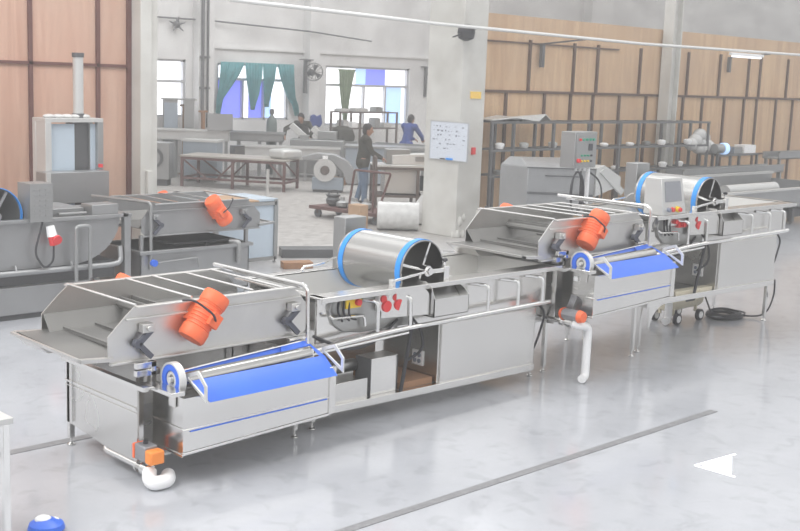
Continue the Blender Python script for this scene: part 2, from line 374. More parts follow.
def screen(loc, shift, mirror, label, steel='screen'):
    root = thing('vibrating_screen', label, 'vibrating screen', loc, 0, 'vibrating screens on the washing lines')
    CUR[0] = frame_of(loc, shift, mirror)
    for y, s in ((6.6, -1), (7.5, 1)):
        prof = [(3.83, .83), (3.83, .99), (3.955, 1.11), (4.03, 1.175), (5.36, 1.175), (5.44, 1.11), (5.53, 1.0), (5.53, .86), (5.46, .80), (3.87, .80)]
        p = MB().prism([(x, y - .004, z) for x, z in prof], (0, .008, 0)).build('side_panel', steel, root)
        # folded flanges
        y0, y1 = (y - .05, y) if s < 0 else (y, y + .05)
        MB().box(4.03, 5.37, y0, y1, 1.165, 1.18).box(3.96, 5.44, min(y, y + s * .028), max(y, y + s * .028), 1.085, 1.10)\
            .box(3.84, 5.52, min(y, y + s * .035), max(y, y + s * .035), .80, .815).build('flange', steel, p, .003)
        # sloping liner inside
        yi = y - s * .10
        x0 = 3.84 if s > 0 else 4.3
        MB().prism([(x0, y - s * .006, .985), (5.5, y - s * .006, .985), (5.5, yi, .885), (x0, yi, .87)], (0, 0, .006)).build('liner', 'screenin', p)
    m = MB().prism([(3.66, 6.6, .85), (3.66, 7.5, .872), (5.5, 7.5, .885), (5.5, 6.6, .885)], (0, 0, .006))
    for x in (3.95, 4.2, 4.8): m.box(x, x + .02, 6.62, 7.48, .872, .90)
    m.build('deck', 'perf', root)
    m = MB().prism([(3.62, 6.56, .85), (3.86, 6.56, .83), (3.86, 6.56, .855), (3.62, 6.56, .875)], (0, .05, 0))
    m.prism([(3.64, 7.5, .85), (3.86, 7.5, .83), (3.86, 7.5, .868), (3.64, 7.5, .885)], (0, .05, 0))
    m.prism([(3.63, 7.2, .86), (3.72, 7.2, .78), (3.9, 7.2, .77), (3.9, 7.2, .86)], (0, .32, 0))
    m.bar((3.63, 6.56, .86), (3.63, 7.55, .87), .02)
    m.build('discharge_lip', steel, root)
    for x, y0, y1, z in ((4.035, 6.59, 7.51, 1.185), (4.495, 6.62, 7.48, 1.185), (4.72, 6.62, 7.48, 1.185), (5.02, 6.62, 7.48, 1.18), (5.27, 6.59, 7.51, 1.18)):
        MB().tube([(x, y0, z), (x, y1, z)], .009).build('cross_bar', 'tube', root)
    b = MB()
    for x in (4.46, 4.56): b.box(x - .008, x + .008, 6.6, 7.5, .97, 1.05)
    b.tube([(4.45, 6.6, 1.0), (4.45, 7.5, 1.0)], .03)
    b.build('motor_beam', 'screenin', root)
    motor(root, (4.52, 6.505, 1.065), R(51), -1)
    motor(root, (4.52, 7.625, 1.0), R(56), 1)
    for x, sg in ((4.10, 1), (5.36, 1)):
        for y, s in ((6.56, -1), (7.54, 1)):
            m = MB().box(x - .045, x + .045, y - .03, y + .03, 1.0, 1.06).cyl((x, y + s * .03, 1.03), (x, y + s * .05, 1.03), .02)
            o = m.build('rubber_mount', steel, root, .004)
            MB().bar((x + .03, y + s * .012, 1.015), (x - .07, y + s * .012, .93), .035, .03, (0, 1, 0)).bar((x - .07, y + s * .012, .93), (x + .03, y + s * .012, .83), .035, .03, (0, 1, 0))\
                .cyl((x - .07, y - .025, .93), (x - .07, y + .025, .93), .03).build('rocker_arm', 'darkarm', o)
    CUR[0] = IDENT
    return root

def foot(b, x, y, z=0):
    b.revolve([(.028, 0), (.03, .008), (.012, .022), (.010, .07)], (x, y, z), (0, 0, 1), 14)

def circ_tank(loc, shift, label, legs_extra=0., far=False):
    root = thing('circulating_tank', label, 'tank', loc, 0, 'circulating tanks with blue chutes')
    CUR[0] = frame_of(loc, shift)
    # catch tank under the screen
    z0 = .64
    m = MB().prism([(4.01, 7.49, .18), (4.01, 6.9, .125), (4.01, 6.53, .125), (4.01, 6.53, .655), (4.01, 7.49, .63)], (.012, 0, 0))
    m.prism([(4.02, 7.478, .19), (4.02, 7.488, .19), (4.02, 7.488, .63), (4.02, 7.478, .63)], (1.48, 0, 0))
    m.prism([(4.02, 7.488, .183), (4.02, 6.9, .128), (4.02, 6.532, .128), (4.02, 6.532, .14), (4.02, 6.9, .14), (4.02, 7.488, .195)], (1.48, 0, 0))
    m.prism([(5.5, 7.49, .18), (5.5, 6.9, .125), (5.5, 6.53, .125), (5.5, 6.53, .655), (5.5, 7.49, .63)], (.012, 0, 0))
    ct = m.build('catch_tank', 'steel', root)
    m = MB().box(4.0, 4.01, 6.53, 7.49, .482, .498).box(4.003, 4.01, 6.53, 7.49, .455, .462)
    m.box(3.985, 4.03, 6.42, 7.52, .635, .665).box(3.995, 4.01, 7.38, 7.385, .2, .63)
    m.build('rim', 'sheet', ct)
    # front filter compartment
    m = MB().prism([(4.15, 6.2, .25), (4.15, 6.235, .225), (4.15, 6.56, .225), (4.15, 6.56, .635), (4.15, 6.2, .615)], (.012, 0, 0))
    m.prism([(5.4, 6.2, .30), (5.4, 6.235, .275), (5.4, 6.56, .275), (5.4, 6.56, .635), (5.4, 6.2, .615)], (.012, 0, 0))
    m.prism([(4.146, 6.192, .25), (5.416, 6.192, .30), (5.416, 6.192, .615), (4.146, 6.192, .615)], (0, .0075, 0))
    m.prism([(4.163, 6.21, .237), (5.398, 6.21, .287), (5.398, 6.555, .287), (4.163, 6.555, .237)], (0, 0, .01))
    fc = m.build('filter_compartment', 'sheet', root)
    m = MB().prism([(4.145, 6.19, .245), (5.415, 6.19, .295), (5.415, 6.19, .275), (4.145, 6.19, .225)], (0, .03, 0))
    m.prism([(4.143, 6.186, .405), (5.419, 6.186, .425), (5.419, 6.186, .41), (4.143, 6.186, .39)], (0, .008, 0))
    m.box(4.142, 4.15, 6.19, 6.56, .395, .412).box(4.142, 4.15, 6.19, 6.55, .215, .235)
    m.box(5.40, 5.46, 6.18, 6.21, .29, .64)
    m.build('seam_flange', 'sheet', fc, .003)
    MB().prism([(4.2, 6.184, .392), (5.38, 6.184, .411), (5.38, 6.184, .402), (4.2, 6.184, .383)], (0, .004, 0)).build('film_edge', 'bluefilm', fc)
    MB().box(4.06, 4.16, 6.19, 6.52, .635, .665).box(4.03, 4.13, 6.42, 6.56, .645, .66).box(4.13, 4.145, 6.27, 6.34, .54, .63).build('end_bracket', 'sheet', fc, .003)
    # roller
    MB().cyl((4.24, 6.39, .665), (5.38, 6.42, .69), .062, n=28).build('filter_roller', 'drum', root)
    r = MB().annulus((4.17, 6.38, .70), (1, 0, 0), .118, .105, .05).annulus((4.178, 6.38, .70), (1, 0, 0), .055, .036, .04).cyl((4.16, 6.38, .7), (4.23, 6.38, .7), .018)
    wh = r.build('roller_wheel', 'handlew', root)
    MB().annulus((4.172, 6.38, .70), (1, 0, 0), .103, .062, .03).build('blue_disc', 'bluefilm', wh)
    MB().cyl((4.185, 6.38, .7), (4.20, 6.38, .7), .062).build('disc_back', 'inner', wh)
    # chute: front slope, back strip, right triangle
    MB().prism([(4.30, 6.11, .585), (5.40, 6.11, .595), (5.44, 6.30, .695), (4.27, 6.30, .685)], (0, .004, .006)).build('chute', 'bluefilm', root)
    MB().prism([(4.30, 6.45, .685), (5.42, 6.48, .735), (5.42, 6.51, .775), (4.30, 6.48, .715)], (0, .006, .006)).prism([(5.15, 6.44, .735), (5.42, 6.44, .75), (5.42, 6.51, .775), (5.2, 6.51, .762)], (0, 0, .006))\
        .prism([(5.40, 6.11, .595), (5.44, 6.30, .695), (5.43, 6.5, .77)], (.01, 0, 0)).build('back_strip', 'bluefilm', root)
    MB().tube([(4.26, 6.475, .715), (5.44, 6.505, .78)], .008).build('wiper_rod', 'tube', root)
    for x, dx in ((4.262, 0), (5.45, 0)):
        zz = 0 if x < 5 else .02
        o_ = [(6.10, .59), (6.10, .70), (6.20, .785), (6.34, .735), (6.34, .70), (6.30, .69)]; i_ = [(6.125, .625), (6.125, .69), (6.205, .757), (6.315, .718), (6.31, .705), (6.29, .70)]
        m = MB(); n = len(o_)
        for k in range(n):
            a, b2 = o_[k], o_[(k + 1) % n]; c, d = i_[(k + 1) % n], i_[k]
            m.prism([(x, a[0], a[1] + zz), (x, b2[0], b2[1] + zz), (x, c[0], c[1] + zz), (x, d[0], d[1] + zz)], (.012, 0, 0))
        m.build('bracket_plate', 'handlew', root)
    # posts and legs
    e = -legs_extra
    for (x, y, zt) in ((4.03, 7.46, .64), (4.16, 6.74, .67), (5.42, 6.60, .3), (5.46, 7.46, .6)):
        m = MB().box(x - .02, x + .02, y - .02, y + .02, e + .06, zt); foot(m, x, y, e)
        m.build('leg', 'sheet', root, .003)
    MB().box(4.02, 4.2, 6.55, 6.59, .70, .745).box(4.13, 4.17, 6.55, 6.6, .62, .80).box(4.10, 4.14, 6.5, 6.59, .74, .81).box(3.99, 4.14, 6.5, 6.54, .77, .81).build('support_bracket', 'sheet', root, .003)
    MB().box(4.0, 4.1, 7.5, 7.54, .62, .83).build('support_bracket', 'sheet', root, .003)
    MB().box(5.32, 5.4, 7.5, 7.54, .62, .82).build('support_bracket', 'sheet', root, .003)
    MB().box(5.3, 5.46, 6.53, 6.57, .76, .80).box(5.36, 5.4, 6.55, 6.6, .6, .80).build('support_bracket', 'sheet', root, .003)
    # drain with actuated valve
    if far:
        vx, vy, vz = 4.02, 6.33, .17
    else:
        vx, vy, vz = 4.02, 6.41, .10
    m = MB().tube(fillet([(4.08, 6.98, .16), (vx, 6.96, vz), (vx, vy + .04, vz)], .05), .024, 12).annulus((vx, vy + .12, vz), (0, -1, 0), .042, .02, .02)
    m.revolve([(.03, 0), (.044, .01), (.044, .08), (.03, .09)], (vx, vy + .06, vz), (0, -1, 0), 16)
    m.cyl((vx, vy, vz), (vx, vy, vz + .07), .016)
    m.build('drain_pipe', 'tube', root)
    if far:
        v = MB().cyl((vx, vy + .09, vz + .075), (vx, vy - .085, vz + .075), .052, n=10).build('valve_actuator', 'actu', root, .004)
        MB().cyl((vx, vy + .09, vz + .075), (vx, vy + .12, vz + .075), .057, .048).build('actuator_cap', 'orange', v)
        MB().cyl((vx, vy - .085, vz + .075), (vx, vy - .135, vz + .075), .060, .048).build('actuator_cap', 'orange', v)
        pz = -shift[2] + .045
        p = fillet([(vx, vy - .02, vz), (vx + .02, vy - .07, vz - .01), (vx + .19, vy - .05, vz - .05), (vx + .19, vy - .05, pz), (vx + .09, vy - .09, pz)], .06, 6)
        MB().tube(p, .04, 14).build('outlet_elbow', 'pvc', root)
    else:
        v = MB().box(vx - .05, vx + .05, vy - .04, vy + .09, .165, .275).build('valve_actuator', 'actu', root, .01)
        MB().cyl((vx, vy + .03, .275), (vx, vy + .03, .30), .016).build('knob', 'black', v)
        MB().box(vx - .055, vx + .055, vy - .12, vy - .04, .165, .26).build('actuator_cap', 'orange2', v, .014)
        MB().box(vx - .052, vx + .052, vy + .09, vy + .115, .165, .27).build('actuator_cap', 'orange', v, .006)
        p = fillet([(vx, vy - .02, .10), (vx - .03, vy - .06, .06), (vx - .04, vy - .13, .05), (vx + .07, vy - .14, .05), (vx + .13, vy - .04, .05)], .07, 6)
        MB().tube(p, .048, 14).build('outlet_elbow', 'pvc', root)
    if far:
        for k, y in enumerate((6.52, 6.49)):
            MB().box(4.135, 4.148, 6.30 + k * .08, 6.345 + k * .08, .54, .585).build('push_button_plate', 'white', fc, .003)
        m = MB()
        for k in range(4): m.tube(fillet([(4.14, 6.38 + k * .018, .40), (4.08, 6.36 + k * .018, .34), (4.09, 6.40 + k * .018, .26)], .04), .006)
        m.build('air_hose', 'actu', root)
    CUR[0] = IDENT
    return root

def washer(loc, shift, label, far=False):
    root = thing('washing_machine', label, 'washing machine', loc, 0, 'vegetable washing machines in line')
    CUR[0] = frame_of(loc, shift)
    e = -shift[2]
    # open tank
    MB().box(5.62, 8.38, 6.605, 6.615, .70, 1.08).build('tank_front', 'sheet', root)
    m = MB().box(5.62, 8.38, 6.62, 6.63, .70, 1.085).box(5.62, 8.38, 7.45, 7.46, .70, 1.085).box(8.37, 8.38, 6.62, 7.46, .70, 1.085).box(5.9, 8.38, 6.62, 7.46, .70, .71)
    m.prism([(5.60, 6.62, 1.085), (5.61, 6.62, 1.085), (6.15, 6.62, .70), (6.14, 6.62, .70)], (0, .84, 0))
    m.prism([(7.1, 6.62, .71), (7.11, 6.62, .71), (7.5, 6.62, 1.0), (7.49, 6.62, 1.0)], (0, .84, 0))
    tk = m.build('tank', 'tankin', root)
    m = MB().box(5.55, 8.43, 6.47, 6.63, 1.072, 1.086).box(5.55, 8.43, 6.465, 6.475, 1.045, 1.086).box(5.55, 8.43, 7.45, 7.54, 1.072, 1.086).box(8.37, 8.44, 6.47, 7.54, 1.072, 1.086).box(8.43, 8.44, 6.47, 7.54, 1.045, 1.086)
    m.box(5.53, 5.6, 6.47, 7.54, 1.072, 1.086)
    m.build('rim', 'sheet', tk, .003)
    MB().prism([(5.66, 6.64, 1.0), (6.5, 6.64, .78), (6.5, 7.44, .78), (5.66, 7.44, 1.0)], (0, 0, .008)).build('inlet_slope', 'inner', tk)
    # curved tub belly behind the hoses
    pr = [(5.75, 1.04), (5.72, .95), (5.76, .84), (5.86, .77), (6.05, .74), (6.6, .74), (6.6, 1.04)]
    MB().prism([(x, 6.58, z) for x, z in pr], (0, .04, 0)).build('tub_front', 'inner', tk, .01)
    # cabinet
    m = MB().box(6.95, 8.2, 6.585, 7.4, .15, .70)
    cb = m.build('pump_cabinet', 'steel', root, .004)
    MB().box(6.97, 8.21, 6.565, 6.585, .155, .70).build('front_panel', 'steel', cb, .004)
    pl = MB().box(6.938, 6.95, 6.75, 6.88, .30, .43).build('socket_outlet', 'white', cb, .004)
    MB().cyl((6.938, 6.79, .39), (6.93, 6.79, .39), .018).cyl((6.938, 6.84, .39), (6.93, 6.84, .39), .018).cyl((6.938, 6.79, .34), (6.93, 6.79, .34), .018).cyl((6.938, 6.84, .34), (6.93, 6.84, .34), .018).build('socket_hole', 'ink', pl)
    # base frame
    m = MB().bar((5.45, 6.57, .175), (8.2, 6.57, .145), .05, .06).bar((5.45, 7.4, .17), (8.2, 7.4, .15), .05, .06)
    for x in (5.5, 6.3, 6.9, 8.15): m.box(x - .02, x + .02, 6.57, 7.4, .14, .18)
    m.box(5.44, 5.47, 6.45, 6.6, .16, .72).box(5.44, 5.49, 7.3, 7.42, .16, .72).box(5.5, 6.9, 7.3, 7.31, .2, .70)
    m.box(8.2, 8.38, 7.4, 7.42, .16, .7)
    m.build('base_frame', 'sheet', root, .003)
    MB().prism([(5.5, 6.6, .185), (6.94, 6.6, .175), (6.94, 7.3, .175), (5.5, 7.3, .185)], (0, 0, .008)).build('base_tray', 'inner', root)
    if not far:
        o = MB().box(6.2, 6.5, 6.6, 6.78, .19, .50).build('motor_cover', 'sheet', root, .004)
        MB().box(6.192, 6.2, 6.6, 6.78, .19, .5).build('cover_side', 'gap', o)
        m = MB().cyl((5.75, 6.8, .42), (6.19, 6.8, .42), .05).cyl((5.6, 6.8, .42), (5.76, 6.8, .42), .08).tube(fillet([(5.66, 6.8, .42), (5.66, 6.8, .72)], .05), .03)
        m.build('water_pump', 'inner', root)
        MB().box(5.53, 6.15, 6.585, 6.60, .17, .36).build('lower_panel', 'steel', root, .003)
        MB().box(6.55, 6.93, 6.62, 7.2, .185, .24).build('drip_pan', 'brownwood', root)
    else:
        MB().box(5.47, 5.86, 6.575, 6.6, .15, .60).build('lower_panel', 'steel', root, .003)
        MB().bar((6.2, 6.66, .2), (6.93, 6.66, .19), .1, .05).build('drip_pan', 'cream', root)
    # legs
    for x, y in ((8.36, 6.72), (8.36, 7.40), (5.66, 6.68), (5.66, 7.36)):
        zt = .72 if x > 8 else .18
        m = MB().box(x - .02, x + .02, y - .02, y + .02, e + .06, zt); foot(m, x, y, e)
        if far and x < 8: m.box(x - .028, x - .012, y - .03, y - .02, e + .08, .12)
        m.build('leg', 'sheet', root, .003)
    if far:
        m = MB(); c = [(5.70 + .33 * (1 - math.cos(a)), e + .25 + (.14 - e - .25) * math.sin(a)) for a in [k * math.pi / 20 for k in range(11)]]
        m.prism([(5.68, 6.58, .15), (5.68, 6.58, e + .25)] + [(x, 6.58, z) for x, z in c[1:]], (0, .02, 0))
        m.build('gusset_plate', 'sheet', root)
    # protective rail with loops
    MB().tube(fillet([(5.48, 6.47, .695), (6.3, 6.47, .745), (8.27, 6.47, .768)], .2), .021, 12).build('guard_rail', 'tube', root)
    MB().tube([(5.46, 6.5, .66), (6.5, 6.5, .70)], .014, 10).build('guard_rail', 'tube', root)
    for x in (6.13, 6.49, 7.43, 7.83, 8.17):
        MB().tube(fillet([(x, 6.47, .76), (x, 6.47, 1.0), (x - .10, 6.60, 1.005)], .05), .016, 10).build('rail_loop', 'tube', root)
    for xx, zz in ((5.41, 1.195), (5.45, 1.165)):
        MB().tube(fillet([(xx - .02, 7.62, zz), (xx, 6.47, zz), (xx + .01, 6.47, .70)], .07), .016, 10).build('hand_rail', 'tube', root) if zz > 1.18 else MB().tube([(xx, 7.55, zz), (xx, 6.6, zz)], .012, 10).build('hand_rail', 'tube', root)
    # weir hood at the front
    m = MB().box(6.68, 7.09, 6.39, 6.398, .82, .97).box(6.68, 7.09, 6.39, 6.6, .815, .825)
    m.prism([(6.68, 6.39, .82), (6.68, 6.6, .82), (6.68, 6.6, 1.10), (6.68, 6.50, 1.10), (6.68, 6.43, 1.06), (6.68, 6.39, .97)], (.006, 0, 0))
    m.prism([(7.085, 6.39, .82), (7.085, 6.6, .82), (7.085, 6.6, 1.06), (7.085, 6.52, 1.05), (7.085, 6.44, 1.02), (7.085, 6.39, .97)], (.006, 0, 0))
    h = m.build('weir_hood', 'steel', root)
    MB().box(6.69, 7.084, 6.59, 6.6, .83, 1.07).prism([(6.69, 6.59, 1.06), (7.08, 6.59, 1.06), (7.08, 6.41, .86), (6.69, 6.41, .86)], (0, .004, .004)).build('hood_slope', 'inner', h)
    ch = [(6.24, .84), (6.67, .84), (6.67, .98)] + [(6.57 + .10 * math.cos(q), .98 + .09 * math.sin(q)) for q in [k * math.pi / 12 for k in range(1, 7)]] + [(6.24, 1.07)]
    MB().prism([(x, 6.44 + (6.67 - x) * .25, z) for x, z in ch], (0, .006, 0)).build('hood_cheek', 'sheet', h)
    # drum
    cx, cz, rr = 6.79, 1.165, .25
    m = MB().revolve([(rr, 0), (rr, .80)], (cx, 6.65, cz), (0, 1, 0), 48, False).revolve([(rr - .008, 0), (rr - .008, .79)], (cx, 6.65, cz), (0, 1, 0), 48, False)
    m.annulus((cx, 6.648, cz), (0, 1, 0), rr, rr - .01, .004, 48).cyl((cx, 7.42, cz), (cx, 7.44, cz), rr - .006, n=48)
    dr = m.build('drum', 'drum', root)
    for y in (6.665, 7.37): MB().annulus((cx, y, cz), (0, 1, 0), rr + .005, rr - .001, .055, 48).build('drum_band', 'band', dr)
    m = MB().cyl((cx, 6.58, cz), (cx, 6.70, cz), .045, n=20).cyl((cx, 6.55, cz), (cx, 6.585, cz), .03, n=16)
    m.build('hub', 'tube', dr)
    for a in (68, 165, 255):
        v = Vector((math.cos(R(a)), 0, math.sin(R(a)))); o = Vector((cx, 6.67, cz))
        MB().bar(o, o + v * (rr - .008), .022, .022, (0, 1, 0)).build('spoke', 'tube', dr)
    m = MB().bar((cx, 6.57, cz), (cx + .17, 6.56, cz + .0), .03, .035).box(cx + .14, cx + .2, 6.53, 6.59, 1.086, 1.2).cyl((cx + .17, 6.56, 1.2), (cx + .17, 6.56, 1.235), .012)
    m.bar((cx - .04, 6.57, cz), (cx - .42, 6.56, 1.125), .02, .02).box(cx - .45, cx - .41, 6.54, 6.58, 1.086, 1.14)
    bh = m.build('bearing_arm', 'tube', root, .003)
    MB().revolve([(.01, 0), (.024, .006), (.024, .022), (.01, .028)], (cx + .17, 6.56, 1.235), (0, 0, 1), 12).build('clamp_knob', 'black', bh)
    MB().box(6.73, 6.98, 7.56, 7.72, .72, 1.5).build('gearbox_housing', 'mid', root, .008)
    MB().tube(fillet([(6.2, 7.5, 1.09), (6.22, 7.5, 1.12), (6.45, 7.5, 1.13), (6.6, 7.55, 1.16), (6.73, 7.58, 1.16)], .04), .011).build('spray_pipe', 'tube', root)
    # front electrics
    eb = MB().box(5.86, 6.02, 6.545, 6.58, .955, 1.055).build('emergency_stop_box', 'yellow' if not far else 'steel', root, .005)
    MB().cyl((5.975, 6.545, 1.0), (5.975, 6.515, 1.0), .026).build('stop_button', 'red', eb)
    for k, x in enumerate((6.25, 6.38)):
        if far and k == 0: continue
        b_ = MB().box(x - .055, x + .055, 6.53, 6.58, .90, 1.05).build('plug_socket', 'white', root, .008)
        MB().cyl((x - .015, 6.53, 1.0), (x - .015, 6.515, 1.0), .03).cyl((x + .015, 6.53, .94), (x + .015, 6.505, .938), .046).build('socket_cap', 'red', b_)
    if far:
        MB().box(6.05, 6.17, 6.54, 6.58, .93, 1.0).cyl((6.11, 6.54, .965), (6.11, 6.5, .965), .028).build('socket_cap', 'red', root)
    MB().tube(fillet([(6.52, 6.56, 1.0), (6.55, 6.5, .8), (6.55, 6.55, .5), (6.52, 6.58, .19)], .12), .016, 10).build('hose', 'black', root)
    m = MB().tube(fillet([(6.42, 6.6, .95), (6.7, 6.56, .72), (6.78, 6.58, .5), (6.6, 6.62, .42)], .2), .012)
    m.tube(fillet([(5.55, 6.56, .78), (5.9, 6.53, .62), (6.2, 6.54, .66), (6.45, 6.58, .8)], .2), .012)
    m.build('cable', 'black', root)
    m = MB()
    for k in range(3): m.tube(fillet([(5.8 + .05 * k, 6.56, 1.04), (5.76 + .06 * k, 6.53, .95 - .03 * k), (5.84 + .07 * k, 6.56, .86)], .06), .009)
    m.build('cable', 'black', root)
    MB().tube(fillet([(5.70, 6.55, .92), (5.72, 6.54, .90), (6.05, 6.54, .885), (6.06, 6.54, .8)], .03), .012).build('pull_handle', 'tube', root)
    MB().tube(fillet([(8.30, 6.62, .72), (8.42, 6.62, .62), (8.34, 6.64, .35), (8.22, 6.64, .2)], .15), .011).build('cable', 'black', root)
    CUR[0] = IDENT
    return root

NEAR = (4.0, 6.5, 0)
washer(NEAR, (0, 0, 0), 'near stainless washing machine with rotary drum, open tank and guard rail on the grey floor')
circ_tank(NEAR, (0, 0, 0), 'near low circulating tank with blue chute, its white elbow on the floor')
screen((4.0, 6.5, .8), (0, 0, 0), None, 'near stainless vibrating screen trough with orange motors above the low circulating tank')
FAR = (8.4, 6.5, 0)
washer(FAR, (4.40, 0, .365), 'far raised washing machine with drum and touch screen box on its rim', True)
circ_tank(FAR, (4.42, 0, .40), 'far raised circulating tank on tall legs with blue chute and long white drain pipe', .40, True)
screen((8.4, 6.5, 1.1), (4.40, 0, .315), None, 'far raised vibrating screen with orange motors, between the two washing machines')
screen((8.8, 11.5, .8), (0, 4.93, 0), 12.66, 'dull grey vibrating screen at back left with orange motors in front of blue filmed cabinet', 'dull')

# touch screen box on the far machine rim
t = thing('control_box', 'small steel control box with grey touch screen standing on the far machine rim', 'control box', (10.05, 6.5, 1.452))
MB().hexa([(0, -.02, 0), (.42, -.02, 0), (.42, .22, 0), (0, .22, 0), (0, .03, .37), (.38, .03, .37), (.38, .22, .37), (0, .22, .37)]).build('housing', 'pale', t, .006)
MB().prism([(.05, .001, .13), (.35, .001, .13), (.33, .027, .335), (.05, .027, .335)], (0, -.008, .001)).build('touch_screen', 'display', t)
for k, (x, mm) in enumerate(((.06, 'ink'), (.13, 'red'), (.22, 'yellow'))):
    MB().cyl((x + .03, -.01, .055), (x + .03, -.045, .05), .03 if mm == 'yellow' else .022).build('button', mm, t)
    if mm == 'yellow': MB().cyl((x + .03, -.045, .05), (x + .03, -.07, .05), .02).build('button', 'red', t)

# compressor under the far machine, cable coil
t = thing('air_compressor', 'cream air compressor on small wheels under the far raised machine', 'compressor', (11.9, 7.35, 0))
MB().revolve([(.02, -.38), (.1, -.36), (.135, -.3), (.135, .3), (.1, .36), (.02, .38)], (0, 0, .27), (1, 0, 0), 24).build('air_tank', 'cream', t)
MB().box(-.12, .16, -.09, .09, .41, .55).cyl((.16, 0, .49), (.3, 0, .49), .08).build('motor_head', 'cream', t, .015)
MB().box(-.1, .1, -.137, -.128, .25, .31).build('name_plate', 'gap', t)
for x in (-.28, .2):
    for y in (-.15, .15):
        w = MB().cyl((x, y - .02, .068), (x, y + .02, .068), .068).build('wheel', 'black', t)
        MB().cyl((x, y - .026, .068), (x, y + .026, .068), .042).build('wheel_hub', 'white', w)
        MB().bar((x, y * .6, .1), (x, y * .6, .2), .03).build('foot_bracket', 'cream', t)
single(MB().tube(fillet([(11.55, 7.28, .62), (11.55, 7.28, .05), (11.45, 7.25, .05)], .06, 6), .045, 14), 'drain_elbow', 'pvc', 'white pipe elbow dropping from the far machine beside the compressor', 'pipe')
m = MB()
for k in range(9):
    r_ = .20 + .016 * (k % 4) + .02 * math.sin(k); zc = .015 + .014 * (k // 2)
    ph = k * .7
    m.tube([(12.52 + .02 * math.sin(k * 2.1) + r_ * math.cos(a), 7.12 + .02 * math.cos(k * 1.3) + r_ * .8 * math.sin(a), zc + .006 * math.sin(a * 3 + ph)) for a in [j * 2 * math.pi / 28 for j in range(29)]], .011, 6)
m.tube(fillet([(12.3, 7.15, .05), (12.25, 7.3, .4), (12.28, 7.3, .52)], .1), .011, 6)
m.tube(fillet([(12.7, 7.0, .02), (12.85, 6.75, .03), (12.86, 6.66, .3), (12.72, 6.6, .52)], .15), .011, 6)
single(m, 'cable_coil', 'black', 'black cable coiled on the floor under the far machine end', 'cable')

# ================================================================== LEFT LINE (dull grey)
t = thing('drum_washer', 'dull grey washing tank with rounded end, drum and blue band at far left', 'washing machine', (6.0, 11.55, 0))
CUR[0] = frame_of((6.0, 11.55, 0))
pr = [(3.2, 1.06), (3.2, .55), (6.25, .55)] + [(6.25 + .62 * math.sin(a), 1.04 - .49 * math.cos(a)) for a in [k * math.pi / 20 for k in range(1, 11)]] + [(6.88, 1.06)]
m = MB().prism([(x, 11.56, z) for x, z in pr], (0, .02, 0)).prism([(x, 12.4, z) for x, z in pr], (0, .02, 0))
for k in range(1, len(pr) - 1):
    a, b_ = pr[k], pr[k + 1]
    m.prism([(a[0], 11.57, a[1]), (b_[0], 11.57, b_[1]), (b_[0], 12.41, b_[1]), (a[0], 12.41, a[1])], (0, 0, .01))
m.build('tank', 'dull', t)
MB().box(3.2, 6.95, 11.5, 11.58, 1.05, 1.09).box(3.2, 6.95, 12.38, 12.46, 1.05, 1.09).box(6.88, 7.0, 11.5, 12.46, 1.05, 1.09).build('rim', 'dull', t, .004)
for y in (11.54, 12.42):
    m = MB().box(6.9, 6.98, y - .04, y + .04, .03, 1.06); foot(m, 6.94, y); m.build('leg', 'dull', t, .004)
MB().tube(fillet([(3.2, 11.5, .53), (6.72, 11.5, .52), (6.85, 11.5, .54), (6.86, 11.54, .72)], .12, 8), .032, 12).build('water_pipe', 'dull', t)
m = MB()
for x in (4.4, 5.0, 5.6, 5.9, 6.25): m.cyl((x, 11.5, .53), (x, 11.53, .6), .012)
m.build('pipe_clip', 'dull', t)
MB().box(3.2, 6.62, 11.56, 12.4, .06, .36).build('base_skirt', 'dull', t, .01)
MB().box(3.2, 6.7, 11.6, 12.36, .0, .06).box(3.2, 6.85, 11.64, 12.36, .36, .55).build('base_gap_shade', 'gap', t)  # solid dark boxes stand in for the shade in the gaps
dr = MB().revolve([(.30, 0), (.30, .72)], (5.42, 11.62, 1.13), (0, 1, 0), 40, False).cyl((5.42, 12.3, 1.13), (5.42, 12.33, 1.13), .29, n=40).build('drum', 'mid', t)
MB().annulus((5.42, 11.60, 1.13), (0, 1, 0), .306, .297, .045, 40).build('drum_band', 'band', dr)
m = MB().cyl((5.42, 11.56, 1.13), (5.42, 11.66, 1.13), .05)
for a in (60, 180, 300): m.bar((5.42, 11.64, 1.13), (5.42 + .29 * math.cos(R(a)), 11.64, 1.13 + .29 * math.sin(R(a))), .03, .02, (0, 1, 0))
m.build('hub', 'dull', dr)
m = MB()
for k in range(6):
    for j in range(3): m.box(5.785 + j * .065, 5.83 + j * .065, 11.455, 11.465, 1.12 + k * .055, 1.135 + k * .055)
MB().box(5.74, 6.0, 11.46, 11.74, 1.06, 1.47).add(m).build('louvered_box', 'mid', t, m2='dull')
MB().tube(fillet([(6.26, 11.44, .20), (6.26, 11.44, .99), (6.43, 11.44, .99), (6.43, 11.44, .20)], .05), .022, 10).build('pipe_loop', 'mid', t)
p_ = MB().cyl((5.97, 11.47, 1.01), (5.99, 11.46, .90), .045, .055).build('power_plug', 'white', t)
MB().cyl((5.99, 11.46, .90), (6.0, 11.45, .80), .05, .04).cyl((6.02, 11.42, .87), (6.02, 11.39, .86), .05).build('plug_ring', 'red', p_)
MB().tube(fillet([(6.0, 11.45, .80), (6.0, 11.46, .62), (5.9, 11.46, .55), (5.78, 11.46, .72), (5.84, 11.47, .9), (5.9, 11.5, 1.06)], .12), .012).build('cable', 'black', t)
MB().box(6.1, 6.5, 11.7, 12.3, 1.09, 1.16).box(6.52, 6.85, 11.55, 11.8, 1.09, 1.2).build('valve_block', 'dull', t, .006)
MB().tube([(6.12, 11.56, 1.12), (6.45, 11.56, 1.12)], .015).build('lever', 'mid', t)
CUR[0] = IDENT

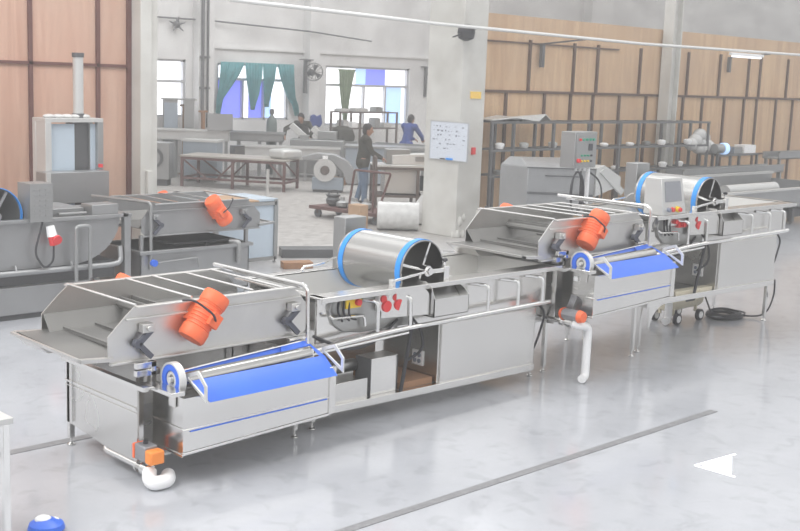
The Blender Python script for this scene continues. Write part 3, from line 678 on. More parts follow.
t = thing('settling_tank', 'low dull grey tank standing under the back left vibrating screen', 'tank', (7.85, 11.5, 0))
MB().box(-.75, .80, .0, .02, .08, .62).box(-.75, .80, .88, .9, .08, .62).box(-.75, -.73, 0, .9, .08, .62).box(.78, .80, 0, .9, .08, .62).box(-.75, .8, 0, .9, .08, .10).build('tank_body', 'dull', t, .004)
MB().box(-.78, .83, -.05, .01, .60, .64).box(-.78, .83, .88, .93, .60, .64).box(-.78, -.72, 0, .9, .60, .64).box(.77, .83, 0, .9, .60, .64).build('rim', 'dull', t, .004)
for x in (-.72, .77):
    for y in (.03, .87):
        m = MB().box(x - .02, x + .02, y - .02, y + .02, .05, .82); foot(m, x, y); m.build('leg', 'dull', t)
MB().tube(fillet([(.55, .06, .66), (.62, -.04, .66), (.62, -.04, .4)], .05), .035, 12).build('drain_pipe', 'mid', t)
MB().tube(fillet([(-.55, -.06, .5), (0, -.06, .52), (.02, -.06, .4)], .03), .012).build('pull_handle', 'mid', t)
MB().box(-.2, .7, .15, .8, .655, .675).build('filter_cover', 'gap', t)
MB().cyl((-.60, -.03, .50), (-.60, -.08, .50), .04).build('valve_knob', 'bluefilm', t)
MB().tube(fillet([(-.85, .9, 1.2), (-.62, -.02, 1.2), (-.62, -.02, .42)], .06), .018, 10).build('hand_rail', 'mid', t)

# filmed cabinet behind
t = thing('machine_cabinet', 'open steel frame cabinet covered in pale blue film behind the back left screen', 'cabinet', (9.85, 13.2, 0))
MB().box(-.5, .52, .0, .015, .06, .9).box(-.5, -.485, 0, .75, .06, .9).build('side_sheet', 'lfilm', t)
MB().box(-.55, .56, -.02, .78, .9, .93).build('top_sheet', 'lfilm', t)
for x in (-.5, .54):
    for y in (0, .75):
        m = MB().box(x - .03, x + .03, y - .03, y + .03, .04, .92); foot(m, x, y); m.build('leg', 'mid', t)
for z in (.04, .84): MB().box(-.5, .54, -.03, .0, z, z + .05).build('frame_rail', 'mid', t)
single(MB().prism([(9.25, 12.75, .955), (9.75, 12.75, .955), (9.75, 13.5, .955), (9.25, 13.5, .955)], (0, 0, .02)), 'board', 'card', 'brown board lying flat across the blue filmed cabinet top', 'board')

# lift frame with pneumatic cylinder
t = thing('lift_frame', 'tall steel lift frame with pale blue film and upright white cylinder by plywood', 'lift', (7.15, 13.25, 0))
for x, y, mm in ((-.28, 0, 'pale'), (-.28, .26, 'pale'), (.43, 0, 'mid'), (.43, .26, 'mid')):
    m = MB().box(x - .04, x + .04, y - .04, y + .04, .05, 2.02); foot(m, x, y); m.build('post', mm, t, .004)
MB().box(-.32, .47, -.04, .30, 2.02, 2.07).build('top_plate', 'pale', t, .004)
MB().box(-.24, .10, .02, .03, .6, 2.0).box(.10, .4, .245, .255, .6, 2.0).box(.32, .39, .02, .03, .6, 2.0).build('film_panel', 'lfilm', t)
MB().box(-.315, -.30, 0, .26, .1, 2.02).build('side_sheet', 'pale', t)
MB().box(.10, .32, .06, .24, .3, 2.02).build('guide_column', 'dulldark', t, .004)
MB().box(.14, .28, .06, .2, 2.07, 2.11).cyl((.21, .12, 2.11), (.21, .12, 2.83), .065).build('pneumatic_cylinder', 'pale', t)
for z in (2.07, 2.82): MB().cyl((.21, .12, z), (.21, .12, z + .055), .075).build('cylinder_cap', 'gap', t)
MB().box(-.46, .40, -.3, -.05, 1.05, 1.43).build('cover_box', 'dull', t, .006)
MB().box(-.46, -.40, -.32, -.3, 1.05, 1.43).build('box_edge', 'pale', t)
MB().cyl((.4, -.09, 1.5), (.4, -.09, 1.46), .03).build('indicator', 'red', t)
m = MB()
for k in range(5): m.ball((-.2 + .12 * k, .1, 2.09), .06, 1.3, 1, .5, 10, 6)
m.build('crumpled_film', 'wrap', t)

# ================================================================== RIGHT BACKGROUND
# standing control panel
t = thing('control_cabinet', 'grey control cabinet with indicator lamps standing on a white pole', 'control panel', (13.95, 10.25, 0))
MB().box(-.46, .06, -.0, .26, 1.52, 2.04).build('housing', 'mid', t, .008)
MB().box(-.43, .03, -.012, 0, 1.55, 2.01).build('door', 'mid', t, .005)
for k in range(5): MB().cyl((-.36 + .08 * k, -.012, 1.93), (-.36 + .08 * k, -.03, 1.93), .02).build('indicator_lamp', 'red' if k == 0 else 'green', t)
for j in range(2):
    for k in range(4): MB().cyl((-.31 + .075 * k, -.012, 1.70 - .08 * j), (-.31 + .075 * k, -.035, 1.70 - .08 * j), .014).build('switch', ('green', 'yellow')[j] if k < 3 else 'darkdisp', t)
MB().cyl((-.39, -.012, 1.63), (-.39, -.05, 1.63), .03).build('stop_button', 'red', t)
MB().box(-.15, -.06, -.02, -.01, 1.77, 1.87).build('meter', 'darkdisp', t)
for k in range(4): MB().cyl((-.30 + .1 * k, .08, 1.52), (-.30 + .1 * k, .08, 1.47), .02).build('cable_gland', 'white', t)
MB().cyl((.02, .1, .02), (.02, .1, 1.52), .03).build('pole', 'pvc', t)
MB().cyl((.02, .1, 0), (.02, .1, .02), .2).build('base', 'mid', t)
m = MB()
for k in range(4):
    m.tube([(-.32 + .02 * k + .16 * math.cos(a) * (1 - .1 * k), .02 + .02 * k, 1.16 + .30 * math.sin(a)) for a in [j * 2 * math.pi / 20 for j in range(21)]], .012, 6)
m.tube(fillet([(-.2, .06, 1.47), (-.2, .05, 1.0), (.1, .0, .92), (.35, .05, 1.05), (.34, .1, 1.3), (.05, .1, 1.45)], .2), .014, 6)
m.build('cable_coil', 'black', t)

# hopper machine behind
t = thing('hopper_conveyor', 'grey sheet metal hopper machine with sloping roof in front of the rack', 'machine', (15.65, 12, 0))
MB().prism([(-1.05, 0, .5), (-1.05, 0, 1.36), (.75, 0, 1.27), (.75, 0, .5)], (0, .6, 0)).hexa([(-1.05, 0, 1.36), (.75, 0, 1.27), (.75, .6, 1.27), (-1.05, .6, 1.36), (-.95, .25, 1.5), (.4, .25, 1.45), (.4, .5, 1.45), (-.95, .5, 1.5)]).build('housing', 'dull', t, .01)
MB().prism([(-1.07, -.02, 1.35), (.76, -.02, 1.26), (.76, -.02, 1.28), (-1.07, -.02, 1.37)], (0, .03, 0)).prism([(-.6, -.02, 1.2), (.3, -.02, 1.15), (.3, -.02, 1.17), (-.6, -.02, 1.22)], (0, .02, 0)).prism([(-1.05, -.02, .93), (.7, -.02, .80), (.7, -.02, .84), (-1.05, -.02, .97)], (0, .02, 0)).build('seam', 'dulldark', t)
MB().prism([(.78, -.02, 1.3), (1.0, -.02, 1.34), (1.5, -.02, 1.12), (1.5, -.02, .95), (1.2, -.02, .9), (.78, -.02, .8)], (0, .5, 0)).build('chute', 'pale', t, .008)
MB().prism([(.85, -.05, 1.22), (.95, -.05, 1.28), (1.6, -.05, .88), (1.5, -.05, .80)], (0, .04, 0)).build('chute_flange', 'pale', t)
for x in (-1.0, .7):
    for y in (.05, .55):
        m = MB().box(x - .03, x + .03, y - .03, y + .03, .05, .5); foot(m, x, y); m.build('leg', 'mid', t)

# racks along the plywood
def rack(name, label, x0, x1, y, tops, posts, depth=.45, m_='rackm', shelf='rackm'):
    t = thing(name, label, 'rack', ((x0 + x1) / 2, y, 0)); xo = (x0 + x1) / 2
    for x in posts:
        for yy in (0, depth):
            MB().box(x - xo - .025, x - xo + .025, yy - .025, yy + .025, 0, tops[0]).build('post', m_, t)
    for z in tops:
        mm = MB().box(x0 - xo, x1 - xo, -.02, .02, z - .04, z).box(x0 - xo, x1 - xo, depth - .02, depth + .02, z - .04, z)
        for k in range(int((x1 - x0) / .45)):
            xx = x0 - xo + .2 + k * .45; mm.box(xx - .04, xx + .04, 0, depth, z - .012, z + .004)
        mm.build('shelf', shelf, t)
    return t
rack('storage_rack', 'long grey steel rack with three tiers along the plywood wall', 15.62, 22.9, 13.75, (2.0, 1.5, 1.03), (15.66, 16.25, 17.41, 18.5, 19.53, 20.2, 21.7, 22.86))
single(MB().prism([(15.7, 13.8, 2.01), (16.3, 13.75, 2.06), (16.9, 13.7, 2.0), (17.15, 13.75, 2.12), (17.5, 13.9, 2.01), (17.4, 14.2, 2.01), (16.4, 14.3, 2.07), (15.8, 14.2, 2.01)], (0, 0, .02)), 'plastic_sheet', 'wrap', 'crumpled plastic sheet lying on top of the long rack near the column', 'plastic sheet')
random.seed(3)
k = 0
spots = []
for z in (1.5, 1.03):
    x = 16.0
    while x < 22.4:
        spots.append((x, z)); x += random.uniform(.55, 1.1)
first = None
for i, (x, z) in enumerate(spots):
    h = random.choice((.05, .07, .09))
    o = MB().revolve([(.07, 0), (.09, h * .6), (.09, h), (.05, h + .02)], (0, 0, 0), (0, 0, 1), 12)
    col = random.choice(('pale', 'white', 'mid'))
    o = o.build('metal_fitting', col)
    o.location = (x, 13.85, z + .004)
    row = 'middle' if z > 1.2 else 'lowest'
    nth = sum(1 for q in spots[:i] if q[1] == z) + 1
    words = ['first', 'second', 'third', 'fourth', 'fifth', 'sixth', 'seventh', 'eighth', 'ninth', 'tenth', 'eleventh', 'twelfth', 'thirteenth', 'fourteenth']
    tag(o, 'small pale round fitting on the long rack, %s from the column on its %s tier' % (words[nth - 1], row), 'fitting', 'fittings on the long rack')
single(MB().box(15.55, 15.85, 14.25, 14.34, 0, 2.42), 'leaning_board', 'card', 'pale pinkish board leaning upright on plywood just right of the column', 'board')
# lower rack further right
rack('storage_rack', 'low open grey rack right of the long rack holding a blue lidded jar', 22.98, 24.75, 13.55, (1.28, .55), (23.0, 23.55, 24.72))
m = MB()
for k in range(12): m.ball((22.75 + random.uniform(-.5, .55), 13.85, 1.42 + random.uniform(-.05, .35) * (1 - k / 16)), random.uniform(.12, .22), 1.2, .7, .8, 10, 7)
single(m, 'plastic_bag', 'wrap', 'heap of clear plastic bags at the right end of the racks', 'plastic bag')
t = thing('jar', 'pale jar with a blue lid lying on the low rack', 'jar', (23.25, 13.65, 1.40))
MB().cyl((-.25, 0, 0), (.08, 0, 0), .11).build('body', 'mid', t); MB().cyl((.08, 0, 0), (.2, -.02, 0), .13).build('lid', 'panelb', t)
single(MB().box(23.75, 24.1, 13.58, 13.85, 1.285, 1.43), 'box', 'mid', 'grey small box on the low rack beside the blue lidded jar', 'box')
single(MB().box(24.2, 24.7, 13.58, 13.85, 1.285, 1.47), 'carton', 'white', 'white carton at the right end of the low rack', 'box')

# long tank machines at far right
t = thing('washing_tank', 'long dull grey tank with a roller at far right beyond the far machine', 'tank', (21.5, 11.5, 0))
MB().box(-1.7, 2.6, 0, .03, .32, .72).box(-1.7, 2.6, 1.3, 1.33, .32, .92).box(-1.7, -1.67, 0, 1.3, .32, .8).box(2.57, 2.6, 0, 1.3, .32, .8).box(-1.7, 2.6, 0, 1.3, .32, .35).build('tank_body', 'dull', t)
MB().box(-1.75, 2.65, -.05, .05, .72, .76).box(-1.75, 2.65, 1.28, 1.38, .90, .95).bar((-1.7, 0, .74), (-1.7, 1.33, .92), .06).build('rim', 'pale', t)
MB().cyl((-.6, .6, .68), (1.4, .6, .68), .14).build('roller', 'pale', t)
for x in (-1.6, -.2, 1.2, 2.5):
    for y in (.05, 1.25):
        m = MB().box(x - .05, x + .05, y - .05, y + .05, .04, .34); foot(m, x, y); m.build('leg', 'dulldark', t)
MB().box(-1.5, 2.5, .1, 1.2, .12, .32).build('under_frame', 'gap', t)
for k, (x, y, l, z, lab) in enumerate(((22.8, 12.95, 4.2, 1.05, 'long narrow grey conveyor trough behind the far right tank'), (26.6, 13.3, 2.6, 1.3, 'highest grey trough at the right edge in front of plywood'))):
    t = thing('conveyor_trough', lab, 'conveyor', (x, y, 0))
    MB().box(-l / 2, l / 2, 0, .02, z - .16, z).box(-l / 2, l / 2, .4, .42, z - .16, z).box(-l / 2, l / 2, 0, .4, z - .16, z - .14).build('trough', 'dull', t)
    MB().box(-l / 2, l / 2, -.03, .03, z - .01, z + .02).build('rim', 'mid', t)
    for xx in (-l / 2 + .1, l / 2 - .1):
        for yy in (.04, .38): MB().box(xx - .03, xx + .03, yy - .03, yy + .03, 0, z - .15).build('leg', 'dull', t)
single(MB().box(19.2, 19.75, 12.6, 12.9, 0, .86).revolve([(.09, 0), (.12, .05), (.12, .16), (.06, .2)], (19.45, 12.75, .86), (0, 0, 1), 14), 'pump_stand', 'dulldark', 'dark small pump on a block left of the far right tank', 'pump')

# ================================================================== CENTRE BACKGROUND
def table_frame(root, L, W, h, mleg, mtop, th=.04, brace=True, shelf=None, legs=None):
    MB().box(0, L, 0, W, h - th, h).build('table_top', mtop, root, .004)
    for x in (legs or (.05, L / 2, L - .05)):
        for y in (.05, W - .05):
            MB().box(x - .03, x + .03, y - .03, y + .03, 0, h - th).build('leg', mleg, root)
    m = MB()
    for y in (.05, W - .05):
        m.bar((.05, y, .2), (L - .05, y, .2), .05); m.bar((.05, y, h - th - .03), (L - .05, y, h - th - .03), .05, .06)
        if brace: m.bar((.08, y, h - .1), (L * .25, y, .22), .035); m.bar((L * .52, y, h - .1), (L * .36, y, .22), .035); m.bar((L - .4, y, h - .1), (L - .08, y, .3), .035)
    for x in (.05, L - .05): m.bar((x, .05, .2), (x, W - .05, .2), .05)
    m.build('frame', mleg, root)
    if shelf: MB().box(.05, L - .05, .05, W - .05, .18, .21).build('shelf', shelf, root)
# rusty framed table (front edge from (15.24,23.0) to (16.75,20.7))
ang = math.atan2(20.7 - 23.0, 16.75 - 15.24)
t = thing('work_table', 'long rusty framed work table with worn grey top in the hall middle', 'table', (15.24, 23.0, 0), ang)
table_frame(t, 2.6, 1.1, .73, 'rust', 'tabletop')
single(MB().box(16.75, 17.35, 21.05, 21.6, .735, .95), 'wrapped_block', 'pale', 'pale wrapped block resting on the right end of the rusty framed table', 'block', bev=.06)
single(MB().cyl((15.75, 20.3, .02), (15.75, 20.3, .6), .035).cyl((15.75, 20.3, 0), (15.75, 20.3, .02), .12), 'pipe_stand', 'pale', 'short pale pipe stand in front of the rusty framed table', 'stand')
# blue-filmed tank behind left
t = thing('filmed_tank', 'pale blue filmed steel tank standing behind the rusty framed table', 'tank', (16.05, 23.9, 0), R(-50))
MB().box(-.1, .75, 0, .55, .1, 1.0).build('tank_body', 'bgfilm', t, .01); MB().box(-.13, .78, -.03, .58, .97, 1.02).build('rim', 'pale', t)
for x in (-.05, .7):
    for y in (.05, .5): MB().box(x - .03, x + .03, y - .03, y + .03, 0, .12).build('leg', 'mid', t)
# fan cabinet at left beside the column
t = thing('fan_unit', 'grey cabinet with round fan opening just right of the left column', 'fan unit', (14.75, 23.3, 0), R(-45))
MB().box(-.5, .35, 0, .5, .15, 1.0).build('housing', 'mid', t, .01); MB().annulus((-.05, -.01, .65), (0, -1, 0), .26, .2, .04).build('fan_ring', 'dulldark', t)
MB().cyl((-.05, 0, .65), (-.05, -.012, .65), .2).build('fan_disc', 'dull', t)
MB().box(-.45, .3, .05, .45, 0, .15).build('plinth', 'gap', t)
# rotary disc machine
t = thing('disc_cutter', 'round disc cutter machine with shiny hub under a curved guard', 'machine', (17.5, 20.42, -.08), R(-45))
MB().annulus((0, 0, .60), (0, -1, 0), .26, .11, .06, 40).build('disc', 'pale', t); MB().cyl((0, .02, .6), (0, -.1, .6), .1).build('hub', 'rust2', t)
g = [(.36 * math.cos(a), .36 * math.sin(a)) for a in [R(20 + 12 * k) for k in range(12)]]
m = MB()
gp = [(-.55, .88), (-.2, .98), (.2, .96), (.5, .82), (.72, .55), (.76, .3), (.5, .3), (.42, .55), (.2, .75), (-.1, .86), (-.5, .80)]
m.prism([(x, .05, z) for x, z in gp], (0, .35, 0)); m.build('guard', 'dull', t, .01)
MB().box(-.3, .42, .04, .36, .14, .42).build('base', 'bgfilm', t, .01); MB().box(-.28, .4, .06, .34, .08, .14).build('plinth', 'gap', t)
MB().box(-.06, .06, -.05, .02, .86, .93).build('clamp', 'white', t)
# long tanks and benches behind (rows)
def long_bench(name, label, cat, p, q, w, z, h, m_='pale', under='mid', legs=4):
    p = Vector((p[0], p[1], 0)); q = Vector((q[0], q[1], 0)); L = (q - p).length
    t = thing(name, label, cat, p, math.atan2(q.y - p.y, q.x - p.x))
    MB().box(0, L, 0, .02, z - h, z).box(0, L, w - .02, w, z - h, z).box(0, .02, 0, w, z - h, z).box(L - .02, L, 0, w, z - h, z).box(0, L, 0, w, z - h, z - h + .02).build('tank_body', m_, t)
    MB().box(-.03, L + .03, -.04, .03, z - .02, z + .02).box(-.03, L + .03, w - .03, w + .04, z - .02, z + .02).build('rim', m_, t)
    for k in range(legs):
        x = .08 + (L - .16) * k / (legs - 1)
        for y in (.05, w - .05): MB().box(x - .03, x + .03, y - .03, y + .03, 0, z - h).build('leg', under, t)
    return t
long_bench('wash_trough', 'long pale steel trough behind the rusty table and disc cutter', 'trough', (17.6, 23.85), (19.5, 22.2), .5, .84, .3)
long_bench('wash_trough', 'long pale steel trough nearest the left window', 'trough', (15.7, 25.2), (17.3, 23.9), .4, 1.2, .25)
long_bench('wash_trough', 'low grey steel trough below the teal curtain window', 'trough', (17.75, 25.2), (19.1, 24.0), .5, 1.12, .22, 'mid')
t = thing('metal_stand', 'square dark grey steel panel standing on edge on a trough', 'panel', (17.05, 23.95, 1.22), R(-40))
MB().box(-.3, .32, 0, .03, 0, .42).build('sheet', 'dull', t); MB().box(-.3, -.2, 0, .2, 0, .03).box(.2, .32, 0, .2, 0, .03).build('foot', 'dull', t)
single(MB().box(-.15, .15, 0, .2, 0, .32), 'steel_box', 'dulldark', 'small dark steel box in front of the long pale trough', 'box').location = (16.9, 22.9, .6)
# upright cabinet and posts beneath the left window
t = thing('upright_cabinet', 'tall grey open cabinet standing between the left and teal curtain windows', 'cabinet', (16.62, 25.2, 0), R(-35))
MB().box(-.35, .02, 0, .03, .1, 1.95).box(.18, .42, 0, .5, .1, 1.92).box(-.35, -.32, 0, .5, .1, 1.95).box(-.4, .45, -.02, .52, 1.92, 1.96).build('housing', 'mid', t)
MB().box(-.32, .02, -.01, 0, .9, 1.85).build('door', 'bgfilm', t)
for k, (x, mm) in enumerate(((17.05, 'brownwood'), (17.28, 'pale'), (17.62, 'brownwood'))):
    single(MB().box(-.04, .04, -.04, .04, 0, (1.75, 1.9, 1.6)[k]).box(-.12, .12, -.05, .05, (1.75, 1.9, 1.6)[k], (1.75, 1.9, 1.6)[k] + .05).box(-.1, .1, -.1, .1, 0, .03), 'upright_post', mm,
           ('brown upright post right beside the tall grey cabinet', 'white upright post between two brown posts', 'brown upright post nearest the teal curtain')[k], 'post').location = (x, 25.5, 0)
# gas cylinder
t = thing('gas_cylinder', 'grey green gas cylinder standing by the teal curtain window', 'gas cylinder', (19.3, 24.75, 0))
MB().revolve([(.13, 0), (.14, .02), (.14, 1.35), (.12, 1.47), (.05, 1.55), (.04, 1.6)], (0, 0, 0), (0, 0, 1), 18).build('body', 'gas', t)
MB().revolve([(.06, 1.6), (.06, 1.72), (.02, 1.74)], (0, 0, 0), (0, 0, 1), 12).build('valve_cap', 'dulldark', t)
# bent pale ducts next to bending man
t = thing('duct_piece', 'pale angled duct piece on the bench beside the bending person', 'duct', (19.5, 23.95, 1.0), R(-45))
MB().bar((-.15, 0, .36), (.22, 0, .05), .14, .16).build('duct', 'pale', t, .01); MB().box(.1, .34, -.12, .12, 0, .1).build('flange', 'mid', t)
t = thing('duct_piece', 'second pale duct piece right of the angled one by bending person', 'duct', (19.95, 23.6, 1.0), R(-45))
MB().bar((-.15, 0, .3), (.12, 0, .05), .12, .16).build('duct', 'pale', t, .01); MB().box(0, .5, -.12, .2, 0, .22).build('block', 'mid', t, .01)
t = thing('grey_bench', 'grey bench block below the pale duct pieces', 'bench', (19.42, 24.0, 0), R(-45))
MB().box(-.05, 1.35, -.15, .5, .1, .99).build('bench_body', 'mid', t, .02)
for x in (0, 1.3):
    for y in (-.1, .45): MB().box(x - .03, x + .03, y - .03, y + .03, 0, .1).build('leg', 'mid', t)

# push cart
t = thing('push_cart', 'low rusty red push cart with tall tube handles beside the standing person', 'cart', (14.3, 17.13, 0), math.atan2(-.99, .125))
MB().box(0, 1.75, 0, .8, .16, .22).build('deck', 'rust', t)
for x in (.15, 1.6):
    for y in (.1, .7):
        MB().cyl((x, y - .025, .08), (x, y + .025, .08), .08).build('wheel', 'dulldark', t); MB().bar((x, y, .08), (x, y, .17), .05).build('caster_fork', 'rust', t)
MB().tube(fillet([(.95, .06, .2), (1.08, .06, .98), (1.95, .06, .98), (1.65, .06, .2)], .05), .022).build('handle', 'rust', t)
MB().tube([(1.55, .06, .2), (1.55, .06, .97)], .018).build('handle_brace', 'rust', t)
MB().tube(fillet([(1.0, .7, .2), (1.0, .7, 1.2), (1.06, .7, 1.2), (1.06, .7, .2)], .05), .025).build('rear_handle', 'rust2', t)
t = thing('iron_pot', 'small dark pot standing on the left end of the push cart', 'pot', (14.64, 16.82, .222))
MB().revolve([(.06, 0), (.13, .05), (.14, .12), (.11, .17), (.14, .2), (.14, .22), (.09, .22)], (0, 0, 0), (0, 0, 1), 18).build('body', 'dulldark', t); MB().tube(fillet([(-.12, 0, .2), (-.1, 0, .3), (.1, 0, .3), (.12, 0, .2)], .05), .012).build('bail', 'dulldark', t)
m = MB()
for k in range(4): m.revolve([(.07, 0), (.12, .03), (.12, .12), (.05, .16)], (15.85 + .16 * k, 17.75 - .1 * k, .262 + .01 * (k % 2)), (.4 * (k % 2), 0, 1), 14)
for k in range(4):
    mb = MB().revolve([(.07, 0), (.12, .03), (.12, .1), (.05, .14), (.04, .2)], (0, 0, 0), (0, 0, 1), 14)
    o = mb.build('machine_casting', 'mid'); o.location = (14.62 + .1 * (k % 2) + .03 * k, 16.52 - .15 * k, .222); o.rotation_euler = (0, 0, k)
    tag(o, ('grey casting on the push cart, nearest the dark pot', 'grey casting on the push cart, second from the dark pot', 'grey casting on the push cart, third from the dark pot', 'grey casting on the push cart, farthest from the dark pot')[k], 'casting', 'castings on the push cart')
m.bm.free()
single(MB().prism([(10.7, 13.42, 0), (11.42, 13.0, 0), (11.6, 13.3, 0), (10.88, 13.72, 0)], (0, 0, .13)), 'steel_channel', 'dulldark', 'dark grey steel channel lying on the floor beside the blue filmed cabinet', 'channel', bev=.005)
single(MB().prism([(10.1, 12.62, 0), (10.5, 12.45, 0), (10.6, 12.65, 0), (10.2, 12.82, 0)], (0, 0, .09)), 'timber_block', 'brownwood', 'brown timber block on the floor in front of the dark steel channel', 'timber', bev=.005)
m = MB()
for k in range(3): m.prism([(18.3 + .0 * k, 21.75 - .25 * k, 0), (19.3, 22.35 - .25 * k, 0), (19.35, 22.22 - .25 * k, 0), (18.35, 21.62 - .25 * k, 0)], (0, 0, .12))
m.bar((18.35, 21.2, .14), (18.35, 21.7, .14), .1, .04).bar((19.3, 21.75, .14), (19.3, 22.3, .14), .1, .04)
single(m, 'timber_pallet', 'brownwood', 'low brown timber pallet on the floor right of the disc cutter', 'pallet')
for x, r_, z, lab in ((17.7, .045, 1.6, 'thicker grey vertical pipe clipped to the pilaster left of the teal curtains'), (17.86, .03, 1.2, 'thinner grey vertical pipe beside the thicker one on the left pilaster')):
    single(MB().tube([(x, 25.65, z), (x, 25.65, 8)], r_).box(x - .07, x + .07, 25.64, 25.7, 3.0, 3.05).box(x - .07, x + .07, 25.64, 25.7, 2.2, 2.25), 'wall_pipe', 'rackm', lab, 'pipe')
single(MB().prism([(21.38, 25.6, 1.52), (21.5, 25.6, 1.56), (21.6, 25.6, 1.5), (21.75, 25.6, 1.55), (21.8, 25.6, 1.3), (21.7, 25.6, 1.18), (21.58, 25.6, 1.26), (21.46, 25.6, 1.16), (21.36, 25.6, 1.3)], (0, .06, 0)), 'hanging_cloth', 'bluejacket', 'dark blue cloth hung on the pilaster beside the right window', 'cloth', bev=.02)
# wrapped bundle by the column
single(MB().box(-.12, .1, 0, .3, 0, .43), 'carton', 'card', 'brown carton beside the white wrapped roll near the column', 'box', bev=.01).location = (14.02, 15.25, 0)
m = MB().cyl((14.2, 15.1, .26), (14.75, 14.6, .26), .25, n=24)
for k in range(5):
    p = Vector((14.2, 15.1, .26)).lerp(Vector((14.75, 14.6, .26)), k / 4 * .9 + .03); m.annulus(p, (.6, -.55, 0), .258, .2, .05, 24)
single(m, 'wrapped_roll', 'wrap', 'white plastic wrapped roll lying on the floor left of the column', 'roll')
t = thing('sack', 'white sack slumped between the wrapped roll and the column', 'sack', (15.5, 15.2, 0))
MB().revolve([(.05, 0), (.2, .03), (.22, .2), (.17, .4), (.07, .55), (.1, .62)], (0, 0, 0), (0, 0, 1), 14).build('body', 'wrap', t)
# work bench with white machine
ang = math.atan2(16.9 - 17.9, 18.3 - 16.9)
t = thing('work_bench', 'grey steel work bench with pale top just left of the column', 'table', (16.75, 17.95, 0), ang)
table_frame(t, 1.9, .9, .86, 'rust2', 'pale', brace=False, shelf='rust2')
MB().box(.25, .95, .15, .8, .25, .8).build('drawer_cabinet', 'pale', t, .01)
single(MB().box(1.1, 1.7, .1, .7, .22, .6), 'storage_bin', 'black', 'dark bin on the lower shelf of the pale topped bench', 'bin').matrix_world = Matrix.Translation((16.75, 17.95, 0)) @ Matrix.Rotation(ang, 4, 'Z')
t = thing('bench_machine', 'pale boxy machine with small nameplate on the work bench by the column', 'machine', (17.62, 17.6, .86), ang)
MB().hexa([(-.5, 0, 0), (.65, 0, 0), (.65, .5, 0), (-.5, .5, 0), (-.5, .05, .2), (.6, .05, .26), (.6, .5, .26), (-.5, .5, .2)]).build('housing', 'pale', t, .01)
MB().box(.0, .24, .0, .03, .08, .18).build('nameplate', 'dull', t); MB().box(-.62, -.1, .1, .5, .0, .32).build('side_block', 'mid', t, .01)
for k, (x, y) in enumerate(((18.15, 17.3), (18.3, 17.1), (18.42, 17.28), (18.05, 17.08))):
    o = MB().revolve([(.09, 0), (.1, .02), (.1, .1), (.06, .13)], (0, 0, 0), (.3, 0, 1), 14).build('steel_fitting', 'mid'); o.location = (x, y, .875)
    tag(o, ('round steel fitting on the bench by the column, back row left', 'round steel fitting on the bench, front row right near the column', 'round steel fitting on the bench, back row right near the column', 'round steel fitting on the bench by the column, front row left')[k], 'fitting', 'fittings on the bench')
# grey cabinets/benches behind the standing man
t = thing('work_bench', 'long grey bench with blue grey front behind the standing person', 'table', (19.3, 21.6, 0), R(-45))
MB().box(-.1, 1.25, 0, .8, .05, .93).build('cabinet_body', 'bgfilm', t, .01); MB().box(-.15, 2.3, -.04, .85, .93, .98).build('bench_top', 'mid', t)
for y in (.05, .75): MB().box(2.15, 2.22, y - .03, y + .03, 0, .93).build('leg', 'mid', t)
long_bench('wash_trough', 'grey steel trough in front of the person in blue', 'trough', (20.95, 22.7), (21.95, 20.6), .6, .93, .4, 'mid')
t = thing('covered_machine', 'rounded lump under olive green cloth below the olive curtain', 'machine', (20.9, 23.7, .95))
MB().revolve([(.32, 0), (.34, .12), (.28, .3), (.15, .38), (.02, .4)], (0, 0, 0), (0, 0, 1), 18).build('cloth_cover', 'jacket', t)
MB().box(-.3, .3, -.3, .3, -.95, 0).build('stand', 'mid', t, .02)
# shelf in front of window 3
t = rack('storage_shelf', 'rusty open shelf cluttered with parts before the right window', 22.0, 24.3, 25.1, (1.66, 1.2), (22.03, 22.8, 24.27), .4, 'rust2', 'rust2')
for k, (x, z, w, h, mm) in enumerate(((22.25, 1.664, .3, .06, 'pale'), (22.9, 1.664, .5, .08, 'pale'), (23.6, 1.664, .25, .12, 'mid'), (22.3, 1.204, .2, .2, 'pale'), (22.65, 1.204, .22, .14, 'white'), (23.1, 1.204, .35, .1, 'pale'), (23.55, 1.204, .2, .26, 'mid'), (23.95, 1.204, .3, .12, 'pale'))):
    o = MB().box(-w / 2, w / 2, 0, .3, 0, h).box(-w / 2 + .02, w / 2 - .02, .02, .28, h, h + .02).build('parts_box', mm); o.location = (x, 25.15, z)
    tag(o, 'pale parts box on the %s shelf before the right window, %s from its left end' % (('top', ('first', 'second', 'third')[k]) if k < 3 else ('lower', ('first', 'second', 'third', 'fourth', 'fifth')[k - 3])), 'box', 'parts boxes on the rusty shelf')

# curtains
def curtain(name, label, m_, poly, y=25.86, waves=9, amp=.03):
    """poly: list of (x_left, x_right, z) rows from top to bottom"""
    m = MB(); rows = []
    n = 24
    for xl, xr, z in poly:
        rows.append([m.bm.verts.new((xl + (xr - xl) * i / n, y + amp * math.sin(i / n * waves * 2 * math.pi), z)) for i in range(n + 1)])
    for a, b_ in zip(rows, rows[1:]):
        for i in range(n): m.bm.faces.new((a[i], a[i + 1], b_[i + 1], b_[i]))
    o = m.build(name, m_); s = o.modifiers.new('solid', 'SOLIDIFY'); s.thickness = .012
    return o
tag(curtain('curtain', '', 'teal', [(18.42, 19.2, 2.93), (18.40, 19.02, 2.6), (18.36, 18.75, 2.25), (18.30, 18.5, 1.95), (18.28, 18.42, 1.6), (18.3, 18.38, 1.45)]), 'teal curtain at the left edge of its window, swept aside', 'curtain', 'teal curtains')
tag(curtain('curtain', '', 'teal', [(19.22, 19.82, 2.93), (19.27, 19.78, 2.5), (19.35, 19.7, 2.1), (19.42, 19.58, 1.8), (19.44, 19.54, 1.66)], waves=6), 'teal curtain knotted to a point, left of the middle pair', 'curtain', 'teal curtains')
